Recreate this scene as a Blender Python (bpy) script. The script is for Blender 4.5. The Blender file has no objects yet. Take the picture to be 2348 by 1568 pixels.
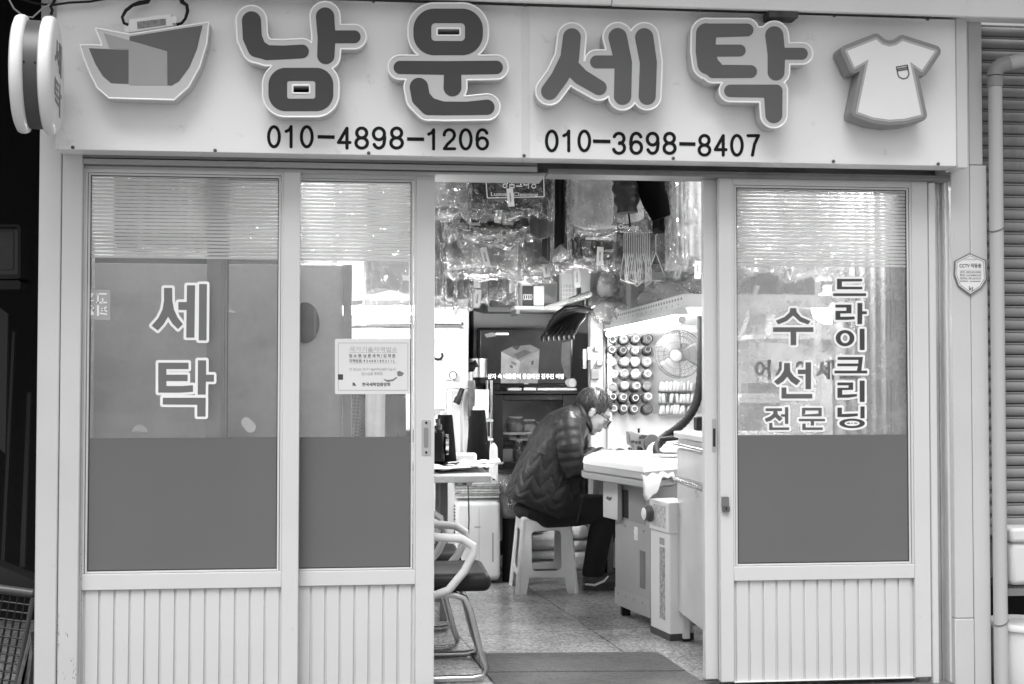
import bpy, bmesh, math, random
import numpy as np
from mathutils import Vector, Matrix
random.seed(7)
C = bpy.context.scene.collection
SC = bpy.context.scene
rad = math.radians
# ---------------------------------------------------------------- camera
F = 2900.0; PCX, PCY = 1173.5, 784.0          # focal length and centre of the 2347 px wide photograph
YAW, PITCH, ROLL = rad(5.97), rad(1.65), rad(0.035)
CAM = Vector((0, -4.5, 1.12))
_f = Vector((math.sin(YAW)*math.cos(PITCH), math.cos(YAW)*math.cos(PITCH), math.sin(PITCH)))
_r = Vector((math.cos(YAW), -math.sin(YAW), 0)); _u = _r.cross(_f)
_r, _u = _r*math.cos(ROLL)+_u*math.sin(ROLL), _u*math.cos(ROLL)-_r*math.sin(ROLL)
cd = bpy.data.cameras.new('camera'); cam = bpy.data.objects.new('camera', cd); C.objects.link(cam)
m = Matrix((_r, _u, -_f)).transposed().to_4x4(); m.translation = CAM
cam.matrix_world = m
cd.sensor_width = 36; cd.lens = F/2347*36; cd.clip_start = .05; cd.clip_end = 300
SC.camera = cam
# ---------------------------------------------------------------- sky, sun, exposure
SUN_EL, SUN_AZ = 64, 200
w = bpy.data.worlds.new('World'); SC.world = w; w.use_nodes = True
nt = w.node_tree; nt.nodes.clear()
sky = nt.nodes.new('ShaderNodeTexSky'); sky.sky_type = 'NISHITA'; sky.sun_disc = False
sky.sun_elevation = rad(SUN_EL); sky.sun_rotation = rad(SUN_AZ); sky.air_density = 1.5; sky.dust_density = 5
bw = nt.nodes.new('ShaderNodeRGBToBW'); bg = nt.nodes.new('ShaderNodeBackground'); wo = nt.nodes.new('ShaderNodeOutputWorld')
nt.links.new(sky.outputs[0], bw.inputs[0]); nt.links.new(bw.outputs[0], bg.inputs[0]); nt.links.new(bg.outputs[0], wo.inputs[0])
bg.inputs[1].default_value = 0.085
sl = bpy.data.lights.new('sun', 'SUN'); sl.energy = 1.25; sl.angle = rad(40); sl.color = (1, 1, 1)
so = bpy.data.objects.new('sun', sl); C.objects.link(so)
_sd = Vector((math.sin(rad(SUN_AZ))*math.cos(rad(SUN_EL)), math.cos(rad(SUN_AZ))*math.cos(rad(SUN_EL)), math.sin(rad(SUN_EL))))
so.rotation_euler = _sd.to_track_quat('Z', 'Y').to_euler(); so.location = (0, -6, 8)
SC.view_settings.view_transform = 'Standard'; SC.view_settings.look = 'None'
SC.view_settings.gamma = 1; SC.view_settings.use_curve_mapping = False
SC.view_settings.exposure = 0.93
SC.cycles.max_bounces = 10; SC.cycles.transparent_max_bounces = 24; SC.cycles.sample_clamp_indirect = 10
SC.cycles.caustics_reflective = False; SC.cycles.caustics_refractive = False
# ---------------------------------------------------------------- where a pixel of the photograph lies
def ray(px, py):
    return _r*((px-PCX)/F) + _u*(-(py-PCY)/F) + _f
def P(px, py, Y):
    d = ray(px, py); return CAM + d*((Y-CAM.y)/d.y)
def PZ(px, py, z=0.0):
    d = ray(px, py); return CAM + d*((z-CAM.z)/d.z)
def PXp(px, py, x):
    d = ray(px, py); return CAM + d*((x-CAM.x)/d.x)
def R(x0, y0, x1, y1, Y):
    xm, ym = (x0+x1)/2, (y0+y1)/2
    return P(x0, ym, Y).x, P(x1, ym, Y).x, P(xm, y1, Y).z, P(xm, y0, Y).z
def mpp(Y):                                   # metres per photograph pixel at depth Y
    return (Y+4.5)/F
# ---------------------------------------------------------------- mesh helpers
class MB:
    def __init__(s): s.bm = bmesh.new()
    def box(s, x0, x1, y0, y1, z0, z1, M=None):
        vs = [Vector((x, y, z)) for x in (x0, x1) for y in (y0, y1) for z in (z0, z1)]
        if M is not None: vs = [M @ v for v in vs]
        v = [s.bm.verts.new(p) for p in vs]
        for f in ((0,1,3,2),(4,6,7,5),(0,4,5,1),(2,3,7,6),(0,2,6,4),(1,5,7,3)): s.bm.faces.new([v[i] for i in f])
        return s
    def px(s, x0, y0, x1, y1, Y, depth, dz=0):       # a box whose front face fills a pixel rectangle at depth Y
        a, b, c, d = R(x0, y0, x1, y1, Y); return s.box(a, b, Y, Y+depth, c, d)
    def ring(s, pts): return [s.bm.verts.new(p) for p in pts]
    def skin(s, rings, caps=True, closed=False):
        n = len(rings[0])
        rr = rings + ([rings[0]] if closed else [])
        for a, b in zip(rr, rr[1:]):
            for i in range(n): s.bm.faces.new((a[i], a[(i+1) % n], b[(i+1) % n], b[i]))
        if caps and not closed:
            s.bm.faces.new(rings[0][::-1]); s.bm.faces.new(rings[-1])
        return s
    def tube(s, pts, r, seg=8, caps=True, closed=False, flat=None):
        pts = [Vector(p) for p in pts]; n = len(pts)
        rs = r if isinstance(r, (list, tuple)) else [r]*n
        rings = []; up = None
        for i, p in enumerate(pts):
            if closed: t = (pts[(i+1) % n]-pts[i-1])
            else: t = pts[min(i+1, n-1)]-pts[max(i-1, 0)]
            t = t.normalized() if t.length > 1e-9 else Vector((0, 0, 1))
            if up is None:
                up = Vector((0, 0, 1)) if abs(t.z) < .9 else Vector((0, 1, 0))
            side = t.cross(up)
            if side.length < 1e-6: side = t.orthogonal()
            side.normalize(); up = side.cross(t).normalized()
            k = flat or 1
            rings.append(s.ring([p+(side*math.cos(a)+up*math.sin(a)*k)*rs[i] for a in [2*math.pi*j/seg for j in range(seg)]]))
        return s.skin(rings, caps, closed)
    def lathe(s, prof, o, ax=(0, 0, 1), seg=20, caps=True):
        ax = Vector(ax).normalized(); a = ax.orthogonal().normalized(); b = ax.cross(a); o = Vector(o)
        rings = [s.ring([o+ax*h+(a*math.cos(t)+b*math.sin(t))*max(rr, 1e-4) for t in [2*math.pi*j/seg for j in range(seg)]]) for rr, h in prof]
        return s.skin(rings, caps)
    def prism(s, poly, vec):
        a = s.ring([Vector(p) for p in poly]); b = s.ring([Vector(p)+Vector(vec) for p in poly]); n = len(a)
        for i in range(n): s.bm.faces.new((a[i], a[(i+1) % n], b[(i+1) % n], b[i]))
        s.bm.faces.new(a[::-1]); s.bm.faces.new(b); return s
    def surf(s, fn, nu, nv, thick=None):
        g = [[s.bm.verts.new(fn(i/nu, j/nv)) for j in range(nv+1)] for i in range(nu+1)]
        for i in range(nu):
            for j in range(nv): s.bm.faces.new((g[i][j], g[i+1][j], g[i+1][j+1], g[i][j+1]))
        return s
    def blob(s, c, r, seg=14, rings=9, M=None, noise=0, seed=0):
        c = Vector(c); rx, ry, rz = r if isinstance(r, (tuple, list)) else (r, r, r)
        rnd = random.Random(seed); rr = []
        for i in range(1, rings):
            t = math.pi*i/rings
            pts = []
            for j in range(seg):
                a = 2*math.pi*j/seg; k = 1+rnd.uniform(-noise, noise)
                v = Vector((rx*math.sin(t)*math.cos(a)*k, ry*math.sin(t)*math.sin(a)*k, rz*math.cos(t)*k))
                pts.append(c+(M @ v if M is not None else v))
            rr.append(s.ring(pts))
        return s.skin(rr)
    def mesh(s, name):
        bmesh.ops.recalc_face_normals(s.bm, faces=s.bm.faces)
        me = bpy.data.meshes.new(name); s.bm.to_mesh(me); s.bm.free(); return me
WM = {}
def tag(o, label=None, cat=None, group=None, kind=None):
    if label: o['label'] = label
    if cat: o['category'] = cat
    if group: o['group'] = group
    if kind: o['kind'] = kind
    return o
def thing(name, label, cat, loc=(0, 0, 0), rz=0, group=None):
    o = bpy.data.objects.new(name, None); C.objects.link(o); o.empty_display_size = .1
    o.location = loc; o.rotation_euler = (0, 0, rz)
    WM[o.name] = Matrix.Translation(Vector(loc)) @ Matrix.Rotation(rz, 4, 'Z')
    return tag(o, label, cat, group)
def obj(name, mb, mat, parent=None, world=True, bevel=0, smooth=False, label=None, sub=0, seg=2, solid=0, ang=40):
    me = mb.mesh(name) if isinstance(mb, MB) else mb
    if parent is not None and world and parent.name in WM: me.transform(WM[parent.name].inverted())
    me.materials.clear(); me.materials.append(mat)
    o = bpy.data.objects.new(name, me); C.objects.link(o)
    if parent is not None:
        o.parent = parent
        if parent.name in WM: WM[o.name] = WM[parent.name]
    if smooth or bevel:
        me.polygons.foreach_set('use_smooth', [True]*len(me.polygons)); me.set_sharp_from_angle(angle=rad(ang))
    if solid: md = o.modifiers.new('solid', 'SOLIDIFY'); md.thickness = solid; md.offset = 0
    if bevel:
        md = o.modifiers.new('bevel', 'BEVEL'); md.width = bevel; md.segments = seg; md.limit_method = 'ANGLE'; md.angle_limit = rad(40)
    if sub: md = o.modifiers.new('sub', 'SUBSURF'); md.levels = sub; md.render_levels = sub
    if label: o['label'] = label
    return o
def copy_tree(o, parent=None):
    c = o.copy(); C.objects.link(c)
    if parent is not None: c.parent = parent
    for ch in list(o.children): copy_tree(ch, c)
    return c
# ---------------------------------------------------------------- outlines: union of strokes and polygons, offset, with holes
def sdf(prims, X, Y):
    D = np.full(X.shape, 1e9)
    for p in prims:
        k = p[0]
        if k == 's':                                            # stroke with a radius per point
            for (x0, y0, r0), (x1, y1, r1) in zip(p[1], p[1][1:]):
                dx, dy = x1-x0, y1-y0; L = dx*dx+dy*dy+1e-9
                t = np.clip(((X-x0)*dx+(Y-y0)*dy)/L, 0, 1)
                D = np.minimum(D, np.hypot(X-x0-t*dx, Y-y0-t*dy)-(r0+(r1-r0)*t))
        elif k == 'p':                                          # polygon
            q = p[1]; ins = np.zeros(X.shape, bool); d = np.full(X.shape, 1e9)
            for (x0, y0), (x1, y1) in zip(q, q[1:]+q[:1]):
                dx, dy = x1-x0, y1-y0; L = dx*dx+dy*dy+1e-9
                t = np.clip(((X-x0)*dx+(Y-y0)*dy)/L, 0, 1)
                d = np.minimum(d, np.hypot(X-x0-t*dx, Y-y0-t*dy))
                if y0 != y1: ins ^= ((y0 > Y) != (y1 > Y)) & (X < (x1-x0)*(Y-y0)/(y1-y0)+x0)
            D = np.minimum(D, np.where(ins, -d, d))
        elif k == 'r':                                          # rounded rectangle
            x0, y0, x1, y1, r = p[1]
            qx = np.abs(X-(x0+x1)/2)-((x1-x0)/2-r); qy = np.abs(Y-(y0+y1)/2)-((y1-y0)/2-r)
            D = np.minimum(D, np.hypot(np.maximum(qx, 0), np.maximum(qy, 0))+np.minimum(np.maximum(qx, qy), 0)-r)
        elif k == 'e':                                          # ellipse
            cx, cy, rx, ry = p[1]
            kk = np.hypot((X-cx)/rx, (Y-cy)/ry); k1 = np.hypot((X-cx)/rx**2, (Y-cy)/ry**2); D = np.minimum(D, np.where(kk < .3, (kk-1)*min(rx, ry), kk*(kk-1)/np.maximum(k1, 1e-9)))
    return D
def rc(x0, y0, x1, y1, r=0.0): return ('r', (x0, y0, x1, y1, r))
def pl(*q): return ('p', list(q))
def st(*q): return ('s', list(q))
def bounds(prims, pad):
    xs, ys = [], []
    for k, q in prims:
        if k == 's':
            for x, y, r in q: xs += [x-r, x+r]; ys += [y-r, y+r]
        elif k == 'p': xs += [a[0] for a in q]; ys += [a[1] for a in q]
        elif k == 'r': xs += [q[0], q[2]]; ys += [q[1], q[3]]
        else: xs += [q[0]-q[2], q[0]+q[2]]; ys += [q[1]-q[3], q[1]+q[3]]
    return min(xs)-pad, max(xs)+pad, min(ys)-pad, max(ys)+pad
def loops(prims, off=0.0, sub=(), n=230, suboff=0.0):
    x0, x1, y0, y1 = bounds(prims, abs(off)+6); h = max(x1-x0, y1-y0)/n
    xs = np.arange(x0, x1+h, h)+.0137*h; ys = np.arange(y0, y1+h, h)+.0171*h
    X, Y = np.meshgrid(xs, ys); D = sdf(prims, X, Y)-off
    if sub: D = np.maximum(D, -(sdf(sub, X, Y)-suboff))
    D = np.where(np.abs(D) < 1e-7, 1e-7, D); S = D < 0
    seg = {}
    def pt(e):
        j, i, v = e
        if v == 0: a, b = D[j, i], D[j, i+1]; t = a/(a-b); return (xs[i]+t*h, ys[j])
        a, b = D[j, i], D[j+1, i]; t = a/(a-b); return (xs[i], ys[j]+t*h)
    code = S[:-1, :-1]*1+S[:-1, 1:]*2+S[1:, 1:]*4+S[1:, :-1]*8
    TB = {1: [(3, 0)], 2: [(0, 1)], 3: [(3, 1)], 4: [(1, 2)], 5: [(3, 2), (1, 0)], 6: [(0, 2)], 7: [(3, 2)], 8: [(2, 3)], 9: [(2, 0)],
          10: [(0, 3), (2, 1)], 11: [(2, 1)], 12: [(1, 3)], 13: [(1, 0)], 14: [(0, 3)]}
    for j, i in zip(*np.nonzero((code > 0) & (code < 15))):
        E = ((j, i, 0), (j, i+1, 1), (j+1, i, 0), (j, i, 1))
        for a, b in TB[int(code[j, i])]: seg[E[a]] = E[b]
    out = []
    while seg:
        s0, e = seg.popitem(); lp = [s0]
        while e != s0 and e in seg: lp.append(e); e = seg.pop(e)
        q = [pt(e) for e in lp]
        r = []                                                 # drop points on straight runs
        for k in range(len(q)):
            a = r[-1] if r else q[k-1]; b = q[k]; c = q[(k+1) % len(q)]
            if abs((b[0]-a[0])*(c[1]-b[1])-(b[1]-a[1])*(c[0]-b[0])) > 3e-3*h*h or math.hypot(b[0]-a[0], b[1]-a[1]) > 12*h: r.append(b)
        if len(r) > 2: out.append(r)
    return out
def curve_mesh(name, lps, depth, bev=0.0, rim=0.0):
    """closed 2-D loops (u to the right, v up) as a solid of the given depth facing -Y, its back at y=0"""
    cu = bpy.data.curves.new(name, 'CURVE'); cu.dimensions = '3D' if rim else '2D'
    if rim: cu.bevel_depth = rim; cu.bevel_resolution = 2
    else:
        cu.fill_mode = 'BOTH'; cu.extrude = max(depth/2-bev, 1e-5); cu.bevel_depth = bev; cu.bevel_resolution = 1; cu.offset = -bev
    for q in lps:
        sp = cu.splines.new('POLY'); sp.points.add(len(q)-1)
        sp.points.foreach_set('co', [c for a in q for c in (a[0], a[1], 0, 1)]); sp.use_cyclic_u = True
    return curve_to_mesh(name, cu, depth, rim)
def curve_to_mesh(name, cu, depth, rim=0):
    o = bpy.data.objects.new(name, cu); C.objects.link(o)
    dg = bpy.context.evaluated_depsgraph_get(); dg.update()
    me = bpy.data.meshes.new_from_object(o.evaluated_get(dg))
    bpy.data.objects.remove(o); bpy.data.curves.remove(cu)
    me.transform(Matrix(((1, 0, 0, 0), (0, 0, -1, -depth if rim else -depth/2), (0, 1, 0, 0), (0, 0, 0, 1))))
    me.name = name
    return me
class Zm:
    """coordinates read off an enlarged crop of the photograph: origin and scale in photograph pixels, at depth Y"""
    def __init__(s, ox, oy, k, Y): s.ox, s.oy, s.k, s.Y = ox, oy, k, Y
    def w(s, x, y): return P(s.ox+x*s.k, s.oy+y*s.k, s.Y)
    def solid(s, name, prims, mat, parent, depth=.001, off=0, sub=(), bev=0, n=230, back=None, rim=0, suboff=0, smooth=True, label=None):
        lp = [[(lambda v: (v.x, v.z))(s.w(*a)) for a in q] for q in loops(prims, off, sub, n, suboff)]
        me = curve_mesh(name, lp, depth, bev, rim)
        me.transform(Matrix.Translation((0, s.Y+depth, 0)))
        return obj(name, me, mat, parent, smooth=smooth, label=label)
def text(name, s, mat, parent, x0, x1, z0, z1, Y, depth=.0008, bold=0.0, mirror=False, M=None, world=True):
    """a line of lettering fitted into a rectangle, standing depth in front of y=Y"""
    cu = bpy.data.curves.new(name, 'FONT'); cu.body = s; cu.size = 1; cu.extrude = .5; cu.offset = bold; cu.resolution_u = 3
    me = curve_to_mesh(name, cu, 1.0)
    a = np.empty(len(me.vertices)*3); me.vertices.foreach_get('co', a); a = a.reshape(-1, 3)
    lo, hi = a.min(0), a.max(0)
    u = (a[:, 0]-lo[0])/(hi[0]-lo[0]); 
    if mirror: u = 1-u
    a[:, 0] = x0+u*(x1-x0); a[:, 2] = z0+(a[:, 2]-lo[2])/(hi[2]-lo[2])*(z1-z0); a[:, 1] = Y-depth*(1-(a[:, 1]-lo[1]))
    me.vertices.foreach_set('co', a.ravel())
    if M is not None: me.transform(M)
    return obj(name, me, mat, parent, world=world)
def digits(name, s, mat, parent, x0, y0, x1, y1, Y):
    '''upright grotesque numerals drawn as strokes, fitted into a rectangle of the photograph'''
    def arc(cx, cy, rx, ry, a0, a1, n=14): return [(cx+rx*math.cos(rad(a0+(a1-a0)*i/n)), cy+ry*math.sin(rad(a0+(a1-a0)*i/n))) for i in range(n+1)]
    DG = {'0': [arc(30, 50, 23, 43, 0, 360, 30)], '1': [[(12, 27), (26, 20), (33, 7), (33, 93)]], '2': [arc(30, 31, 22, 24, 180, 372)+[(46, 48), (22, 72), (9, 92), (53, 92)]],
        '3': [arc(29, 29, 21, 22, 200, 445), arc(29, 70, 23, 23, 278, 525)], '4': [[(53, 69), (7, 69), (41, 8), (41, 93)]], '6': [arc(31, 34, 21, 27, 335, 190)+arc(31, 50, 23, 42, 190, 172, 4), arc(31, 68, 22, 25, 0, 360, 26)],
        '7': [[(8, 8), (53, 8), (36, 45), (27, 93)]], '8': [arc(30, 28, 20, 21, 0, 360, 24), arc(30, 71, 23, 22, 0, 360, 24)], '9': [arc(29, 66, 21, 27, 155, 10)+arc(29, 50, 23, 42, 10, -8, 4), arc(29, 32, 22, 25, 0, 360, 26)]}
    pr = []; R_ = 6.6
    for k, ch in enumerate(s):
        for q in DG[ch]: pr.append(st(*[(x+k*70, y, R_) for x, y in q]))
    b = bounds(pr, 0); lp = []
    for q in loops(pr, 0, (), 330):
        w_ = [P(x0+(a-b[0])/(b[1]-b[0])*(x1-x0), y0+(c-b[2])/(b[3]-b[2])*(y1-y0), Y) for a, c in q]; lp.append([(v.x, v.z) for v in w_])
    me = curve_mesh(name, lp, .001); me.transform(Matrix.Translation((0, Y+.001, 0))); return obj(name, me, mat, parent, smooth=True)
def ptext(name, s, mat, parent, x0, y0, x1, y1, Y, **k):
    a, b, c, d = R(x0, y0, x1, y1, Y); return text(name, s, mat, parent, a, b, c, d, Y, **k)
# ---------------------------------------------------------------- materials (all greys: the photograph is black and white)
MATS = {}
def G(name, v, rough=.5, metal=0.0, var=.05, scale=6, bump=0.0, bscale=150, dirt=0.0, dscale=3, dthr=.6, spec=.5, alpha=1.0, coat=0, streak=False, sss=0):
    if name in MATS: return MATS[name]
    m = bpy.data.materials.new(name); m.use_nodes = True; n = m.node_tree.nodes; L = m.node_tree.links
    b = n['Principled BSDF']; b.inputs['Roughness'].default_value = rough; b.inputs['Metallic'].default_value = metal
    b.inputs['Specular IOR Level'].default_value = spec; b.inputs['Coat Weight'].default_value = coat
    tc = n.new('ShaderNodeTexCoord'); mp = n.new('ShaderNodeMapping'); L.new(tc.outputs['Object'], mp.inputs[0])
    if streak: mp.inputs['Scale'].default_value = (1, 1, .12)
    nz = n.new('ShaderNodeTexNoise'); nz.inputs['Scale'].default_value = scale; nz.inputs['Detail'].default_value = 6; L.new(mp.outputs[0], nz.inputs[0])
    mr = n.new('ShaderNodeMapRange'); L.new(nz.outputs[0], mr.inputs[0]); mr.inputs[1].default_value = .25; mr.inputs[2].default_value = .75
    mr.inputs[3].default_value = v*(1-var); mr.inputs[4].default_value = v*(1+var)
    col = mr.outputs[0]
    if dirt:
        dz = n.new('ShaderNodeTexNoise'); dz.inputs['Scale'].default_value = dscale; dz.inputs['Detail'].default_value = 9; dz.inputs['Roughness'].default_value = .7
        L.new(mp.outputs[0], dz.inputs[0])
        dr = n.new('ShaderNodeMapRange'); L.new(dz.outputs[0], dr.inputs[0]); dr.inputs[1].default_value = dthr; dr.inputs[2].default_value = dthr+.18
        dr.inputs[3].default_value = 1; dr.inputs[4].default_value = 1-dirt
        mu = n.new('ShaderNodeMath'); mu.operation = 'MULTIPLY'; L.new(col, mu.inputs[0]); L.new(dr.outputs[0], mu.inputs[1]); col = mu.outputs[0]
    L.new(col, b.inputs['Base Color'])
    rr = n.new('ShaderNodeMapRange'); L.new(nz.outputs[0], rr.inputs[0]); rr.inputs[3].default_value = max(rough-.08, .02); rr.inputs[4].default_value = min(rough+.08, 1)
    L.new(rr.outputs[0], b.inputs['Roughness'])
    if bump:
        bz = n.new('ShaderNodeTexNoise'); bz.inputs['Scale'].default_value = bscale; bz.inputs['Detail'].default_value = 3; L.new(tc.outputs['Object'], bz.inputs[0])
        bp = n.new('ShaderNodeBump'); bp.inputs['Strength'].default_value = bump; bp.inputs['Distance'].default_value = .01; L.new(bz.outputs[0], bp.inputs['Height']); L.new(bp.outputs[0], b.inputs['Normal'])
    if alpha < 1: b.inputs['Alpha'].default_value = alpha
    MATS[name] = m; return m
def emit(name, v, s):
    m = bpy.data.materials.new(name); m.use_nodes = True; b = m.node_tree.nodes['Principled BSDF']
    b.inputs['Base Color'].default_value = (v, v, v, 1); b.inputs['Emission Color'].default_value = (1, 1, 1, 1); b.inputs['Emission Strength'].default_value = s
    return m
def glassy(name, dust_haze=.05, dv=.7, back=.5, rough=.0, refl=1.0, dscale=4, tint=.985, fine=False):
    """thin window glass: see-through, mirror-like at grazing angles, with a pale film of grime and painted haze, set by dust"""
    m = bpy.data.materials.new(name); m.use_nodes = True; n = m.node_tree.nodes; L = m.node_tree.links; n.clear()
    o = n.new('ShaderNodeOutputMaterial'); t = n.new('ShaderNodeBsdfTransparent'); t.inputs[0].default_value = (tint, tint, tint, 1)
    g = n.new('ShaderNodeBsdfGlossy'); g.inputs['Roughness'].default_value = rough; fr = n.new('ShaderNodeFresnel'); fr.inputs[0].default_value = 1.5
    mm = n.new('ShaderNodeMath'); mm.operation = 'MULTIPLY'; mm.inputs[1].default_value = refl; L.new(fr.outputs[0], mm.inputs[0])
    mx = n.new('ShaderNodeMixShader'); L.new(mm.outputs[0], mx.inputs[0]); L.new(t.outputs[0], mx.inputs[1]); L.new(g.outputs[0], mx.inputs[2])
    df = n.new('ShaderNodeBsdfDiffuse'); df.inputs[0].default_value = (dv, dv, dv, 1); tl = n.new('ShaderNodeBsdfTranslucent'); tl.inputs[0].default_value = (dv, dv, dv, 1)
    md = n.new('ShaderNodeMixShader'); md.inputs[0].default_value = back; L.new(df.outputs[0], md.inputs[1]); L.new(tl.outputs[0], md.inputs[2])
    tc = n.new('ShaderNodeTexCoord'); nz = n.new('ShaderNodeTexNoise'); nz.inputs['Scale'].default_value = dscale; nz.inputs['Detail'].default_value = 10; nz.inputs['Roughness'].default_value = .75 if fine else .6
    L.new(tc.outputs['Object'], nz.inputs[0]); mr = n.new('ShaderNodeMapRange'); L.new(nz.outputs[0], mr.inputs[0])
    mr.inputs[1].default_value = .3; mr.inputs[2].default_value = .75; mr.inputs[3].default_value = dust_haze*.4; mr.inputs[4].default_value = dust_haze*1.8
    m2 = n.new('ShaderNodeMixShader'); L.new(mr.outputs[0], m2.inputs[0]); L.new(mx.outputs[0], m2.inputs[1]); L.new(md.outputs[0], m2.inputs[2])
    L.new(m2.outputs[0], o.inputs[0]); return m
def wrap(name, clear=.55, dv=.8, scale=16, strength=1.0, gloss=.35, dist=.03):
    """crinkled clear plastic"""
    m = bpy.data.materials.new(name); m.use_nodes = True; n = m.node_tree.nodes; L = m.node_tree.links; n.clear()
    o = n.new('ShaderNodeOutputMaterial'); tc = n.new('ShaderNodeTexCoord')
    mp = n.new('ShaderNodeMapping'); mp.inputs['Scale'].default_value = (1, 1, .6); L.new(tc.outputs['Object'], mp.inputs[0])
    vo = n.new('ShaderNodeTexVoronoi'); vo.feature = 'F1'; vo.distance = 'MANHATTAN'; vo.inputs['Scale'].default_value = scale; nz = n.new('ShaderNodeTexNoise'); nz.inputs['Scale'].default_value = scale*.7; nz.inputs['Detail'].default_value = 4; nz.inputs['Distortion'].default_value = 1.2
    L.new(mp.outputs[0], nz.inputs[0])
    va = n.new('ShaderNodeVectorMath'); va.operation = 'MULTIPLY_ADD'; L.new(nz.outputs['Color'], va.inputs[0]); va.inputs[1].default_value = (.12, .12, .12); L.new(mp.outputs[0], va.inputs[2])
    L.new(va.outputs[0], vo.inputs[0])
    ad = n.new('ShaderNodeMath'); ad.operation = 'ADD'; L.new(vo.outputs[0], ad.inputs[0]); L.new(nz.outputs[0], ad.inputs[1])
    bp = n.new('ShaderNodeBump'); bp.inputs['Strength'].default_value = strength; bp.inputs['Distance'].default_value = dist; L.new(ad.outputs[0], bp.inputs['Height'])
    t = n.new('ShaderNodeBsdfTransparent'); t.inputs[0].default_value = (.97, .97, .97, 1)
    g = n.new('ShaderNodeBsdfGlossy'); g.inputs['Roughness'].default_value = .07; L.new(bp.outputs[0], g.inputs['Normal'])
    df = n.new('ShaderNodeBsdfDiffuse'); df.inputs[0].default_value = (dv, dv, dv, 1); tl = n.new('ShaderNodeBsdfTranslucent'); tl.inputs[0].default_value = (dv, dv, dv, 1)
    L.new(bp.outputs[0], df.inputs['Normal'])
    md = n.new('ShaderNodeMixShader'); md.inputs[0].default_value = .4; L.new(df.outputs[0], md.inputs[1]); L.new(tl.outputs[0], md.inputs[2])
    m1 = n.new('ShaderNodeMixShader'); m1.inputs[0].default_value = gloss; L.new(md.outputs[0], m1.inputs[1]); L.new(g.outputs[0], m1.inputs[2])
    m2 = n.new('ShaderNodeMixShader'); m2.inputs[0].default_value = clear; L.new(m1.outputs[0], m2.inputs[1]); L.new(t.outputs[0], m2.inputs[2])
    L.new(m2.outputs[0], o.inputs[0]); return m
white_paint = G('white_paint', .66, .42, var=.04, scale=2.5, dirt=.12, dscale=5, dthr=.62)
pillar_paint = G('pillar_paint', .6, .4, var=.07, scale=2, dirt=.4, dscale=13, dthr=.64, bump=.02, bscale=60)
alu = G('door_enamel', .68, .36, var=.05, scale=2.5, dirt=.3, dscale=16, dthr=.66, bump=.02, bscale=90)
alu_dirty = G('stained_enamel', .55, .45, var=.12, scale=5, dirt=.5, dscale=4, dthr=.5, streak=True)
sign_white = G('sign_sheet', .86, .35, var=.05, scale=2.5, bump=.04, bscale=120, dirt=.3, dscale=13, dthr=.6)
acryl = G('letter_acrylic', .54, .3, var=.02)
acryl_w = G('acrylic_rim', .95, .25, var=.02)
film_dark = G('letter_film', .115, .35, var=.04)
film_mid = G('letter_film_mid', .3, .35, var=.04)
black = G('black', .008, .55, var=.1, spec=.3)
black_gloss = G('black_gloss', .006, .22, spec=.35)
ink = G('ink', .008, .6, spec=.2)
chrome = G('chrome', .75, .18, 1.0, var=.05)
steel = G('steel', .5, .38, .9, var=.12, scale=12)
white_pl = G('white_plastic', .78, .35, var=.03)
paper = G('paper', .8, .8, var=.03)
grey_film = G('privacy_film', .145, .3, var=.07, scale=1.4, bump=.02, bscale=7, dirt=.15, dscale=9, dthr=.64)
blind_mat = None
# ================================================================ SETTING
asphalt = G('street_concrete', .28, .85, var=.15, scale=3, bump=.3, bscale=60, dirt=.3, dscale=2)
tag(obj('street', MB().box(-40, 40, -60, -.2, -.35, -.14), asphalt), kind='structure')
terr = G('terrazzo', .36, .22, var=.35, scale=55, bump=.02, bscale=30, dirt=.35, dscale=1.6, dthr=.5)
def speckle(name, base, lo, hi, rough, scale):
    m = G(name, base, rough, var=.25, scale=2.6, dirt=.35, dscale=1.7, dthr=.5)
    n = m.node_tree.nodes; L = m.node_tree.links; b = n['Principled BSDF']; old = b.inputs['Base Color'].links[0].from_socket
    tc = n.new('ShaderNodeTexCoord'); vo = n.new('ShaderNodeTexVoronoi'); vo.inputs['Scale'].default_value = scale; L.new(tc.outputs['Object'], vo.inputs[0])
    mr = n.new('ShaderNodeMapRange'); L.new(vo.outputs['Color'], mr.inputs[0]); mr.inputs[3].default_value = lo; mr.inputs[4].default_value = hi
    mu = n.new('ShaderNodeMath'); mu.operation = 'MULTIPLY'; L.new(old, mu.inputs[0]); L.new(mr.outputs[0], mu.inputs[1]); L.new(mu.outputs[0], b.inputs['Base Color'])
    return m
terr = speckle('terrazzo_tile', .38, .55, 1.4, .2, 90)
n_ = terr.node_tree.nodes; L_ = terr.node_tree.links; b_ = n_['Principled BSDF']; o_ = b_.inputs['Base Color'].links[0].from_socket
tc_ = n_.new('ShaderNodeTexCoord'); mp_ = n_.new('ShaderNodeMapping'); mp_.inputs['Rotation'].default_value = (0, 0, rad(-7)); mp_.inputs['Location'].default_value = (.13, .22, 0); L_.new(tc_.outputs['Object'], mp_.inputs[0])
bk_ = n_.new('ShaderNodeTexBrick'); bk_.offset = 0; bk_.inputs['Scale'].default_value = 1; bk_.inputs['Brick Width'].default_value = .6; bk_.inputs['Row Height'].default_value = .6; bk_.inputs['Mortar Size'].default_value = .004
bk_.inputs[1].default_value = (1, 1, 1, 1); bk_.inputs[2].default_value = (.9, .9, .9, 1); bk_.inputs[3].default_value = (.5, .5, .5, 1); L_.new(mp_.outputs[0], bk_.inputs[0])
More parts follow.
